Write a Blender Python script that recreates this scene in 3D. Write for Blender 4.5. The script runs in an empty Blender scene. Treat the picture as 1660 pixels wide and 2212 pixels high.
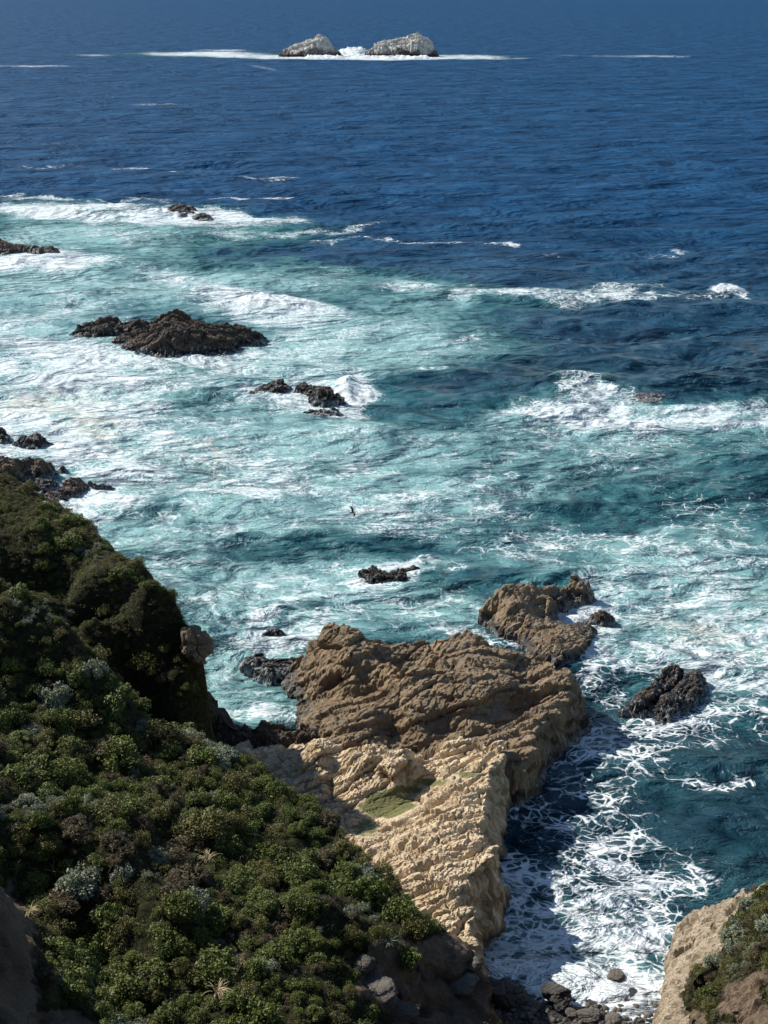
import bpy, math, random
import numpy as np
from mathutils import Vector

# ------------------------------------------------------------------ camera, sky, sun, exposure
C = bpy.context.scene
rng = np.random.default_rng(7)
random.seed(7)
H = 55.0
PITCH = math.radians(20.5)
FD = 3041.0                      # focal length in units of a 1660 x 2212 chart of the view
CU, CV = 830.0, 1106.0

cam_d = bpy.data.cameras.new('camera')
cam = bpy.data.objects.new('camera', cam_d)
C.collection.objects.link(cam)
cam.location = (0, 0, H)
cam.rotation_euler = (math.radians(90) - PITCH, 0, 0)
cam_d.sensor_fit = 'VERTICAL'
cam_d.sensor_height = 24
cam_d.lens = 24 * FD / 2212.0
cam_d.clip_start = 0.5
cam_d.clip_end = 200000
C.camera = cam

SUN_EL = math.radians(38)
SUN_AZ = math.radians(32)        # forward of due left
sun_dir = Vector((-math.cos(SUN_AZ) * math.cos(SUN_EL), math.sin(SUN_AZ) * math.cos(SUN_EL), math.sin(SUN_EL)))
w = bpy.data.worlds.new("World")
C.world = w
w.use_nodes = True
wn = w.node_tree
sky = wn.nodes.new('ShaderNodeTexSky')
sky.sky_type = 'NISHITA'
sky.sun_disc = False
sky.sun_elevation = SUN_EL
sky.sun_rotation = math.atan2(sun_dir.x, sun_dir.y)
sky.altitude = 50
sky.air_density = 1.0
sky.dust_density = 0.0
sky.ozone_density = 2.2
bg = wn.nodes['Background']
bg.inputs[1].default_value = 0.085
wn.links.new(sky.outputs[0], bg.inputs[0])
sl = bpy.data.lights.new('sun', 'SUN')
sl.energy = 5.0
sl.angle = math.radians(0.5)
sl.color = (1.0, 0.94, 0.85)
so = bpy.data.objects.new('sun', sl)
C.collection.objects.link(so)
so.rotation_euler = sun_dir.to_track_quat('Z', 'Y').to_euler()
C.view_settings.view_transform = 'Standard'
C.view_settings.look = 'None'
C.view_settings.exposure = 0.68
C.view_settings.gamma = 1.0
C.cycles.max_bounces = 6
C.cycles.transparent_max_bounces = 8

# ------------------------------------------------------------------ chart <-> world
sP, cP = math.sin(PITCH), math.cos(PITCH)


def P(u, v, z=0.0):
    """world point at height z seen in direction (u, v) of the survey chart"""
    du, dv = u - CU, v - CV
    dx, dy, dz = du, FD * cP - dv * sP, -FD * sP - dv * cP
    t = (z - H) / dz
    return np.array([dx * t, dy * t, z])


def chart(x, y, z):
    yy = y
    zz = z - H
    depth = yy * cP - zz * sP
    depth = np.maximum(depth, 0.5)
    up = yy * sP + zz * cP
    return CU + FD * x / depth, CV - FD * up / depth


# ------------------------------------------------------------------ noise in numpy
def _hash(ix, iy, iz, seed):
    h = (ix.astype(np.int64) * 374761393 + iy.astype(np.int64) * 668265263 + iz.astype(np.int64) * 2147483647 + seed * 974711) & 0xFFFFFFFF
    h = ((h ^ (h >> 13)) * 1274126177) & 0xFFFFFFFF
    h = ((h ^ (h >> 15)) * 2246822519) & 0xFFFFFFFF
    return (h ^ (h >> 16)) & 0xFFFFFFFF


def hash01(ix, iy, iz, seed):
    return _hash(ix, iy, iz, seed) / 4294967295.0


def vnoise(p, seed=0):
    """value noise with quintic fade, about -1..1"""
    f = np.floor(p)
    t = p - f
    t = t * t * t * (t * (t * 6 - 15) + 10)
    i = f.astype(np.int64)
    out = 0
    for a in (0, 1):
        for b in (0, 1):
            for c in (0, 1):
                wgt = (t[:, 0] if a else 1 - t[:, 0]) * (t[:, 1] if b else 1 - t[:, 1]) * (t[:, 2] if c else 1 - t[:, 2])
                out = out + wgt * hash01(i[:, 0] + a, i[:, 1] + b, i[:, 2] + c, seed)
    return out * 2 - 1


def fbm(p, octaves=4, seed=0, gain=0.5, lac=2.03):
    out, amp, tot = 0, 1.0, 0
    q = p.copy()
    for o in range(octaves):
        out = out + amp * vnoise(q, seed + o * 17)
        tot += amp
        amp *= gain
        q = q * lac + 11.3
    return out / tot * 1.5


def fbm2(x, y, scale, octaves=4, seed=0, gain=0.5):
    return fbm(np.stack([x * scale, y * scale, np.zeros_like(x) + 0.37], 1), octaves, seed, gain)


def worley(p, seed=0):
    f = np.floor(p)
    i = f.astype(np.int64)
    F1 = np.full(len(p), 9.0)
    F2 = np.full(len(p), 9.0)
    ID = np.zeros(len(p))
    DX = np.zeros(len(p)); DY = np.zeros(len(p)); DZ = np.zeros(len(p))
    for a in (-1, 0, 1):
        for b in (-1, 0, 1):
            for c in (-1, 0, 1):
                jx, jy, jz = i[:, 0] + a, i[:, 1] + b, i[:, 2] + c
                h = _hash(jx, jy, jz, seed)
                qx = jx + (h & 1023) / 1023.0
                qy = jy + ((h >> 10) & 1023) / 1023.0
                qz = jz + ((h >> 20) & 1023) / 1023.0
                d = np.sqrt((qx - p[:, 0]) ** 2 + (qy - p[:, 1]) ** 2 + (qz - p[:, 2]) ** 2)
                idv = ((h * 7919) & 0xFFFF) / 65535.0
                m = d < F1
                F2 = np.where(m, F1, np.minimum(F2, d))
                ID = np.where(m, idv, ID)
                DX = np.where(m, p[:, 0] - qx, DX); DY = np.where(m, p[:, 1] - qy, DY); DZ = np.where(m, p[:, 2] - qz, DZ)
                F1 = np.where(m, d, F1)
    return F1, F2, ID, DX, DY, DZ


def smooth(a, b, x):
    t = np.clip((x - a) / (b - a), 0, 1)
    return t * t * (3 - 2 * t)


# ------------------------------------------------------------------ mesh / object helpers
def mesh_np(name, verts, quads, smooth_shade=True, attrs=None, mat=None, mat_idx=None):
    m = bpy.data.meshes.new(name)
    n = quads.shape[1]
    m.vertices.add(len(verts))
    m.vertices.foreach_set('co', np.ascontiguousarray(verts, dtype=np.float32).ravel())
    m.loops.add(quads.size)
    m.loops.foreach_set('vertex_index', np.ascontiguousarray(quads, dtype=np.int32).ravel())
    m.polygons.add(len(quads))
    m.polygons.foreach_set('loop_start', np.arange(0, quads.size, n, dtype=np.int32))
    m.polygons.foreach_set('loop_total', np.full(len(quads), n, dtype=np.int32))
    m.polygons.foreach_set('use_smooth', np.full(len(quads), smooth_shade, dtype=bool))
    if mat_idx is not None:
        m.polygons.foreach_set('material_index', np.ascontiguousarray(mat_idx, dtype=np.int32))
    m.update(calc_edges=True)
    for k, a in (attrs or {}).items():
        at = m.attributes.new(k, 'FLOAT', 'POINT')
        at.data.foreach_set('value', np.ascontiguousarray(a, dtype=np.float32))
    if mat is not None:
        for mm in (mat if isinstance(mat, (list, tuple)) else [mat]):
            m.materials.append(mm)
    return m


def link(name, mesh, loc=(0, 0, 0), label=None, cat=None, group=None, kind=None, parent=None):
    o = bpy.data.objects.new(name, mesh)
    C.collection.objects.link(o)
    o.location = loc
    if parent is not None:
        o.parent = parent
    if label:
        o['label'] = label
    if cat:
        o['category'] = cat
    if group:
        o['group'] = group
    if kind:
        o['kind'] = kind
    return o


def rbf(ctrl, x, y, c=1.0):
    """multiquadric surface through control points"""
    cx, cy, cz = ctrl[:, 0], ctrl[:, 1], ctrl[:, 2]
    n = len(ctrl)
    K = np.sqrt((cx[:, None] - cx) ** 2 + (cy[:, None] - cy) ** 2 + c * c)
    A = np.zeros((n + 1, n + 1))
    A[:n, :n] = K - np.eye(n) * 0.05
    A[:n, n] = 1
    A[n, :n] = 1
    wv = np.linalg.lstsq(A, np.append(cz, 0), rcond=None)[0]
    out = np.full(len(x), wv[n])
    for k in range(n):
        out += wv[k] * np.sqrt((x - cx[k]) ** 2 + (y - cy[k]) ** 2 + c * c)
    return out


def poly_sd(poly, x, y):
    """signed distance, positive inside"""
    d = np.full(len(x), 1e9)
    inside = np.zeros(len(x), bool)
    n = len(poly)
    for k in range(n):
        ax, ay = poly[k][:2]
        bx, by = poly[(k + 1) % n][:2]
        ex, ey = bx - ax, by - ay
        t = np.clip(((x - ax) * ex + (y - ay) * ey) / (ex * ex + ey * ey + 1e-9), 0, 1)
        d = np.minimum(d, np.hypot(x - ax - t * ex, y - ay - t * ey))
        cond = ((ay > y) != (by > y))
        xi = ax + (y - ay) * ex / (ey if abs(ey) > 1e-9 else 1e-9)
        inside ^= cond & (x < xi)
    return np.where(inside, d, -d)


def grid_faces(nx, ny):
    idx = np.arange(nx * ny).reshape(ny, nx)
    return np.stack([idx[:-1, :-1], idx[:-1, 1:], idx[1:, 1:], idx[1:, :-1]], -1).reshape(-1, 4)


def grid_normals(X, Y, Z):
    P3 = np.stack([X, Y, Z], -1)
    du = np.gradient(P3, axis=1)
    dv = np.gradient(P3, axis=0)
    n = np.cross(du, dv)
    n /= np.linalg.norm(n, axis=-1, keepdims=True) + 1e-12
    return n


def blur(Z, k):
    for _ in range(k):
        Zp = np.pad(Z, 1, mode='edge')
        Z = (Zp[:-2, 1:-1] + Zp[2:, 1:-1] + Zp[1:-1, :-2] + Zp[1:-1, 2:] + 2 * Z) / 6
    return Z


def jointed(q, size, amp, an, seed, rot, crack=.35):
    """blocks bounded by three sets of joints, each with its own height and tilt"""
    c_, s_ = math.cos(rot), math.sin(rot)
    r = np.stack([q[:, 0] * c_ - q[:, 1] * s_, q[:, 0] * s_ + q[:, 1] * c_ + .25 * q[:, 2], q[:, 2] - .25 * q[:, 1]], 1)
    w_ = np.stack([fbm(q / (size * 2.2) + 7.7 * k, 3, seed + 3 * k) for k in range(3)], 1)
    b = r[:, 1] / (size * .62) + w_[:, 1] * .75
    c = r[:, 2] / (size * .9) + w_[:, 2] * .6
    i1, i2 = np.floor(b).astype(np.int64), np.floor(c).astype(np.int64)
    off = hash01(i1, i2, i1 * 0 + 3, seed)
    a = r[:, 0] / (size * an * (.7 + .6 * off)) + w_[:, 0] * .5 + off * 5
    i0 = np.floor(a).astype(np.int64)
    fa, fb, fc = a - i0, b - i1, c - i2
    h1, h2, h3 = hash01(i0, i1, i2, seed + 1), hash01(i0, i1, i2, seed + 2), hash01(i0, i1, i2, seed + 4)
    e = np.minimum(np.minimum(fb, 1 - fb), np.minimum(fa, 1 - fa) * an)
    return amp * ((h1 - .5) * .8 + (h2 - .5) * 1.2 * (fa - .5) + (h3 - .25) * 1.3 * (.5 - fb) - crack * np.exp(-(e / .05) ** 2) - .10 * np.exp(-(e / .16) ** 2))


def rocky(p, layers, seed, axis=None, jag=0.0, strata=(), blocks=False):
    """height of jointed, eroded rock at 3-D points. layers: (size, amp, anisotropy)"""
    if axis is not None:
        d1, d2 = axis              # along strike, across the beds
        d1 = np.array(d1, float); d1 /= np.linalg.norm(d1)
        d2 = np.array(d2, float); d2 -= d1 * d1.dot(d2); d2 /= np.linalg.norm(d2)
        d3 = np.cross(d1, d2)
        q = np.stack([p @ d1, p @ d2, p @ d3], 1)
    else:
        q = p
    h = np.zeros(len(p))
    warp = np.stack([fbm(q * 0.35 + k * 31.7, 3, seed + k) for k in range(3)], 1)
    for li, (size, amp, an) in enumerate(layers):
        if blocks:
            h += jointed(q, size, amp, an, seed + 13 * li, (.0, .35, -.5, .8)[li % 4], .35 if blocks is True else blocks)
            continue
        s = np.array([1 / (size * an), 1 / size, 1 / size])
        qq = (q + warp * size * 0.55) * s
        F1, F2, ID, DX, DY, DZ = worley(qq, seed + 5 * li)
        edge = F2 - F1
        pillow = np.sqrt(np.clip(edge / 0.3, 0, 1))
        tilt = DX * np.cos(ID * 57) + DY * np.sin(ID * 57) + DZ * np.cos(ID * 131)
        h += amp * ((ID - 0.5) * 0.55 + tilt * 1.15 + (pillow - 0.9) * 0.28 - 0.8 * np.exp(-(edge / 0.07) ** 2))
    h += jag * fbm(q * 1.3, 5, seed + 99, 0.55)
    for (period, amp, bend) in strata:       # stepped beds: gentle back, sharp face
        w_ = bend * fbm(q * np.array([.10, .25, .25]) + 5, 3, seed + 7) + .25 * fbm(q * np.array([.5, 1, 1]), 3, seed + 8)
        sx = q[:, 1] / period + w_ / period
        k_ = np.floor(sx)
        fr = sx - k_
        a_ = .45 + .9 * hash01(k_.astype(np.int64), np.floor(q[:, 0] / (period * 4) + k_ * .37).astype(np.int64), np.zeros(len(q), np.int64), seed)
        prof = np.where(fr < .82, 1 - fr / .82, (fr - .82) / .18)
        h += amp * a_ * (prof - .5) * np.clip(.7 + 1.3 * fbm(q * .22 + 40, 3, seed + 21), .1, 1.6)
    return h


ROCK_FOOTPRINTS = []


def height_rock(name, outline, inner, cell, mat, label=None, cat=None, group=None, kind=None, slope=4.0, base=-1.6, strata=(), blocks=True,
                layers=((2.2, .5, 1.), (0.8, .22, 1.), (.3, .08, 1.)), axis=None, jag=.15, seed=1, coast=.5, c=1.0,
                margin=2.6, attr=None, world_pts=False, round_r=0.0, ret=False):
    conv = (lambda q: np.array(q, float)) if world_pts else (lambda q: P(*q))
    out = np.array([conv(q) for q in outline])
    ctrl = np.array([conv(q) for q in list(outline) + list(inner)])
    x0, y0 = out[:, 0].min() - margin, out[:, 1].min() - margin
    x1, y1 = out[:, 0].max() + margin, out[:, 1].max() + margin
    nx, ny = int((x1 - x0) / cell) + 2, int((y1 - y0) / cell) + 2
    gx, gy = np.meshgrid(np.linspace(x0, x1, nx), np.linspace(y0, y1, ny))
    x, y = gx.ravel(), gy.ravel()
    sd = poly_sd(out, x, y) + coast * fbm2(x, y, 0.9 / max(coast * 2, .3), 4, seed + 3)
    top = rbf(ctrl, x, y, c)
    z = top.copy()
    if round_r > 0:
        z -= round_r * 0.5 * np.clip(1 - sd / round_r, 0, 1) ** 2 * (sd > 0)
    o_ = sd <= 0
    z[o_] = (top[o_] if round_r == 0 else top[o_] - round_r * .5) + sd[o_] * slope
    z = np.maximum(z, base - 2)
    Z = blur(z.reshape(ny, nx), 2)
    N = grid_normals(gx, gy, blur(Z, 6))
    pts = np.stack([x, y, Z.ravel()], 1)
    d = rocky(pts, layers, seed, axis, jag, strata, blocks)
    if attr is not None and 'algae' in attr:
        d *= 1 - .85 * smooth(.25, .6, attr['algae'](x, y, Z.ravel()))
    keep_v = Z.ravel() > base
    q = pts + N.reshape(-1, 3) * d[:, None]
    faces = grid_faces(nx, ny)
    faces = faces[keep_v[faces].any(1)]
    used = np.zeros(len(q), bool)
    used[faces.ravel()] = True
    remap = np.cumsum(used) - 1
    q = q[used]
    faces = remap[faces]
    cen = np.array([out[:, 0].mean(), out[:, 1].mean(), 0.0])
    attrs = {}
    if attr is not None:
        for k, fn in attr.items():
            attrs[k] = fn(x[used], y[used], q[:, 2])
    m = mesh_np(name, q - cen, faces, False, attrs, mat)
    ROCK_FOOTPRINTS.append(out)
    o = link(name, m, cen, label, cat, group, kind)
    if ret:
        return o, (x0, y0, x1, y1, nx, ny, (pts + N.reshape(-1, 3) * d[:, None])[:, 2].reshape(ny, nx))
    return o


# ------------------------------------------------------------------ node helpers
class NT:
    def __init__(s, name):
        s.m = bpy.data.materials.new(name)
        s.m.use_nodes = True
        s.t = s.m.node_tree
        s.b = s.t.nodes['Principled BSDF']
        s.out = s.t.nodes['Material Output']

    def n(s, typ, **kw):
        nd = s.t.nodes.new('ShaderNode' + typ)
        for k, v in kw.items():
            setattr(nd, k, v)
        return nd

    def set(s, sock, v):
        if isinstance(v, bpy.types.NodeSocket):
            s.t.links.new(v, sock)
        elif v is not None:
            sock.default_value = v

    def math(s, op, a, b=None, c=None, clamp=False):
        nd = s.n('Math', operation=op, use_clamp=clamp)
        for k, v in enumerate((a, b, c)):
            if v is not None:
                s.set(nd.inputs[k], v)
        return nd.outputs[0]

    def ramp(s, x, a, b, lo=0.0, hi=1.0, smooth_=True):
        nd = s.n('MapRange', interpolation_type='SMOOTHSTEP' if smooth_ else 'LINEAR', clamp=True)
        s.set(nd.inputs[0], x)
        for k, v in zip((1, 2, 3, 4), (a, b, lo, hi)):
            s.set(nd.inputs[k], v)
        return nd.outputs[0]

    def mix(s, f, a, b):
        nd = s.n('Mix', data_type='RGBA')
        s.set(nd.inputs[0], f)
        for k, v in ((6, a), (7, b)):
            s.set(nd.inputs[k], v if isinstance(v, bpy.types.NodeSocket) else (*v, 1))
        return nd.outputs[2]

    def pos(s, scale=(1, 1, 1), rot=(0, 0, 0)):
        g = s.n('NewGeometry')
        mp = s.n('Mapping')
        mp.inputs['Scale'].default_value = scale
        mp.inputs['Rotation'].default_value = rot
        s.t.links.new(g.outputs['Position'], mp.inputs[0])
        return mp.outputs[0]

    def noise(s, vec, scale, detail=4, rough=.55, dist=0.0, col=False):
        nd = s.n('TexNoise')
        s.set(nd.inputs['Vector'], vec)
        nd.inputs['Scale'].default_value = scale
        nd.inputs['Detail'].default_value = detail
        nd.inputs['Roughness'].default_value = rough
        nd.inputs['Distortion'].default_value = dist
        return nd.outputs[1 if col else 0]

    def vor(s, vec, scale, feature='F1', out=0, rnd=1.0):
        nd = s.n('TexVoronoi', feature=feature)
        s.set(nd.inputs['Vector'], vec)
        nd.inputs['Scale'].default_value = scale
        nd.inputs['Randomness'].default_value = rnd
        return nd.outputs[out]

    def attr(s, name):
        nd = s.n('Attribute', attribute_name=name)
        return nd.outputs['Fac']

    def bump(s, h, strength, dist, normal=None):
        nd = s.n('Bump')
        s.set(nd.inputs['Height'], h)
        nd.inputs['Strength'].default_value = strength
        nd.inputs['Distance'].default_value = dist
        if normal is not None:
            s.set(nd.inputs['Normal'], normal)
        return nd.outputs[0]

    def vadd(s, a, b, scale=1.0):
        sc = s.n('VectorMath', operation='SCALE')
        s.set(sc.inputs[0], b)
        sc.inputs['Scale'].default_value = scale
        ad = s.n('VectorMath', operation='ADD')
        s.set(ad.inputs[0], a)
        s.set(ad.inputs[1], sc.outputs[0])
        return ad.outputs[0]


def z_of(t):
    g = t.n('NewGeometry')
    sx = t.n('SeparateXYZ')
    t.t.links.new(g.outputs['Position'], sx.inputs[0])
    return sx.outputs[2]


def rock_material(name, c1, c2, c3, dark, wet_top=0.9, wet_var=0.8, scale=1.0, wash=0.0, algae=False, stretch=(1, 1, 1), rot=(0, 0, 0), guano=None, bumpd=.05, veg=False):
    t = NT(name)
    p = t.pos(stretch, rot)
    n1 = t.noise(p, .35 * scale, 5, .6, .5)
    n2 = t.noise(p, 1.7 * scale, 6, .65, .3)
    n3 = t.noise(p, 9 * scale, 4, .7)
    col = t.mix(t.ramp(n1, .35, .65), c1, c2)
    col = t.mix(t.ramp(n2, .5, .72), col, c3)
    col = t.mix(t.math('MULTIPLY', t.ramp(n3, .5, .75), .35), col, tuple(k * .55 for k in c1))
    # dark lichen / staining in irregular patches
    n4 = t.noise(p, .8 * scale, 5, .7, 1.0)
    col = t.mix(t.math('MULTIPLY', t.ramp(n4, .56, .7), .55), col, dark)
    z = z_of(t)
    if guano is not None:
        zz = t.math('ADD', z, t.math('MULTIPLY', t.math('SUBTRACT', t.noise(t.pos(), .12, 5, .7), .5), 22.0))
        col = t.mix(t.ramp(zz, 2.0, 7.0), col, guano)
    zw = t.math('ADD', z, t.math('MULTIPLY', t.math('SUBTRACT', t.noise(t.pos(), .5, 4, .6), .5), wet_var * 2.2))
    wet = t.ramp(zw, wet_top - .25, wet_top + .45, 1.0, 0.0)
    col = t.mix(t.math('MULTIPLY', wet, .86), col, tuple(k * .35 for k in dark))
    rough = t.math('SUBTRACT', .88, t.math('MULTIPLY', wet, .48))
    if algae:
        a = t.attr('algae')
        na = t.noise(t.pos(), 1.3, 5, .65)
        f = t.ramp(t.math('ADD', a, t.math('MULTIPLY', t.math('SUBTRACT', na, .5), 1.1)), .45, .7)
        green = t.mix(t.noise(t.pos(), .7, 4), (.045, .06, .02), (.15, .16, .035))
        col = t.mix(t.math('MULTIPLY', f, .9), col, green)
    if wash > 0:
        ps = t.pos((2.2, 2.2, .28))
        s1 = t.noise(ps, 1.5, 5, .65, .6)
        f = t.math('MULTIPLY', t.ramp(s1, .56, .62), t.ramp(zw, 0.2, 2.4, 1.0, 0.0))
        low = t.ramp(zw, -.1, .55, 1.0, 0.0)
        s2 = t.noise(t.pos((1, 1, .8)), 2.5, 5, .7)
        f2 = t.math('MULTIPLY', low, t.ramp(s2, .45, .55))
        f = t.math('MULTIPLY', t.math('MAXIMUM', f, f2), wash)
        col = t.mix(f, col, (.72, .76, .78))
    t.set(t.b.inputs['Base Color'], col)
    t.set(t.b.inputs['Roughness'], rough)
    t.b.inputs['Specular IOR Level'].default_value = .35
    # joints + grain
    warp = t.vadd(p, t.noise(p, 1.2 * scale, 4, .6, 0, True), .5 / scale)
    v1 = t.vor(warp, 1.4 * scale, 'DISTANCE_TO_EDGE')
    v2 = t.vor(warp, 4.2 * scale, 'DISTANCE_TO_EDGE')
    crack = t.math('ADD', t.math('MULTIPLY', t.ramp(v1, 0, .12), .35), t.math('MULTIPLY', t.ramp(v2, 0, .18), .25))
    hh = t.math('ADD', crack, t.math('ADD', t.math('MULTIPLY', t.noise(p, 3.0 * scale, 9, .72), 3.4), t.math('MULTIPLY', t.vor(warp, 7 * scale), .3)))
    t.set(t.b.inputs['Normal'], t.bump(hh, .95, bumpd / scale * 1.6))
    return t.m


M = {}
M['pale'] = rock_material('pale_sandstone', (.52, .405, .26), (.67, .545, .37), (.54, .37, .20), (.27, .22, .17), .55, .5, 1.0,
                          algae=True, stretch=(.55, 1.5, 1.6), rot=(.3, 0, -.4))
M['brown'] = rock_material('brown_rock', (.18, .128, .076), (.26, .185, .105), (.225, .20, .17), (.075, .055, .038), .8, .7, .9, wash=.25)
M['dark'] = rock_material('black_wet_rock', (.06, .045, .032), (.09, .065, .045), (.075, .06, .05), (.02, .016, .013), .9, .6, .8, wash=.45)
M['shore'] = rock_material('shore_rock', (.13, .085, .055), (.17, .12, .08), (.11, .085, .07), (.04, .03, .024), .7, .6, .9, wash=.35)
M['stack'] = rock_material('sea_stack_rock', (.13, .11, .09), (.2, .17, .14), (.16, .14, .12), (.06, .05, .045), 2.0, 1.5, .12,
                           wash=.0, guano=(.64, .59, .51), bumpd=.06)
M['boulder'] = rock_material('grey_boulder', (.10, .088, .074), (.145, .128, .108), (.12, .10, .08), (.08, .07, .06), -9, .1, 1.3)
M['boulder_brown'] = rock_material('outcrop_rock', (.13, .095, .062), (.19, .14, .09), (.17, .115, .07), (.12, .09, .06), -9, .1, 1.2)
M['wet_boulder'] = rock_material('wet_boulder', (.06, .06, .055), (.09, .085, .075), (.08, .07, .06), (.03, .028, .026), .8, .4, 1.2)
M['clifface'] = rock_material('grey_cliff_stone', (.30, .26, .20), (.38, .34, .28), (.36, .25, .15), (.2, .17, .14), .3, .3, .8)


# ground of the vegetated slopes: soil, leaf litter and bare rock by attribute
def slope_material(name, r1, r2):
    t = NT(name)
    p = t.pos()
    n1 = t.noise(p, .5, 5, .6)
    n2 = t.noise(p, 2.6, 6, .7)
    veg = t.mix(t.ramp(n2, .4, .65), (.02, .022, .008), (.05, .048, .018))
    soil = t.mix(t.ramp(n2, .4, .65), (.17, .125, .085), (.27, .20, .14))
    rock = t.mix(t.ramp(n1, .4, .6), r1, r2)
    rock = t.mix(t.math('MULTIPLY', t.ramp(n2, .55, .7), .45), rock, (.40, .26, .15))
    rk = t.attr('rock')
    sl_ = t.attr('soil')
    nn = t.math('MULTIPLY', t.math('SUBTRACT', t.noise(p, 1.1, 5, .65), .5), .9)
    col = t.mix(t.ramp(t.math('ADD', sl_, nn), .42, .58), veg, soil)
    col = t.mix(t.ramp(t.math('ADD', rk, nn), .42, .58), col, rock)
    t.set(t.b.inputs['Base Color'], col)
    t.b.inputs['Roughness'].default_value = .95
    t.b.inputs['Specular IOR Level'].default_value = .15
    warp = t.vadd(p, t.noise(p, 1.2, 4, .6, 0, True), .5)
    v1 = t.vor(warp, 1.5, 'DISTANCE_TO_EDGE')
    hh = t.math('ADD', t.math('MULTIPLY', t.ramp(v1, 0, .12), .3), t.math('MULTIPLY', t.noise(p, 3.0, 9, .72), 3.2))
    t.set(t.b.inputs['Normal'], t.bump(hh, 1.0, .2))
    return t.m


M['slope'] = slope_material('slope_ground', (.17, .13, .095), (.25, .185, .13))
M['head'] = slope_material('headland_ground', (.43, .35, .25), (.56, .465, .34))


def leaf_material(name, c1, c2, c3):
    t = NT(name)
    oi = t.n('ObjectInfo')
    tint = t.attr('tint')
    col = t.mix(t.ramp(tint, .1, .9), c1, c2)
    col = t.mix(t.math('MULTIPLY', oi.outputs['Random'], .6), col, c3)
    t.set(t.b.inputs['Base Color'], col)
    t.b.inputs['Roughness'].default_value = .6
    t.b.inputs['Specular IOR Level'].default_value = .25
    tr = t.n('BsdfTranslucent')
    t.set(tr.inputs[0], col)
    ms = t.n('MixShader')
    ms.inputs[0].default_value = .18
    t.t.links.new(t.b.outputs[0], ms.inputs[1])
    t.t.links.new(tr.outputs[0], ms.inputs[2])
    t.t.links.new(ms.outputs[0], t.out.inputs[0])
    return t.m


M['green'] = leaf_material('green_leaves', (.034, .052, .010), (.150, .180, .036), (.095, .115, .022))
M['olive'] = leaf_material('olive_leaves', (.048, .05, .014), (.165, .155, .042), (.12, .112, .028))
M['sage'] = leaf_material('sage_leaves', (.11, .13, .085), (.26, .29, .20), (.16, .18, .11))
M['dry'] = leaf_material('dry_twigs', (.05, .038, .02), (.135, .105, .055), (.095, .072, .036))
M['straw'] = leaf_material('straw_blades', (.26, .2, .11), (.5, .42, .26), (.3, .25, .12))
M['stem'] = leaf_material('bare_stems', (.11, .09, .07), (.2, .16, .13), (.13, .1, .08))


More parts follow.
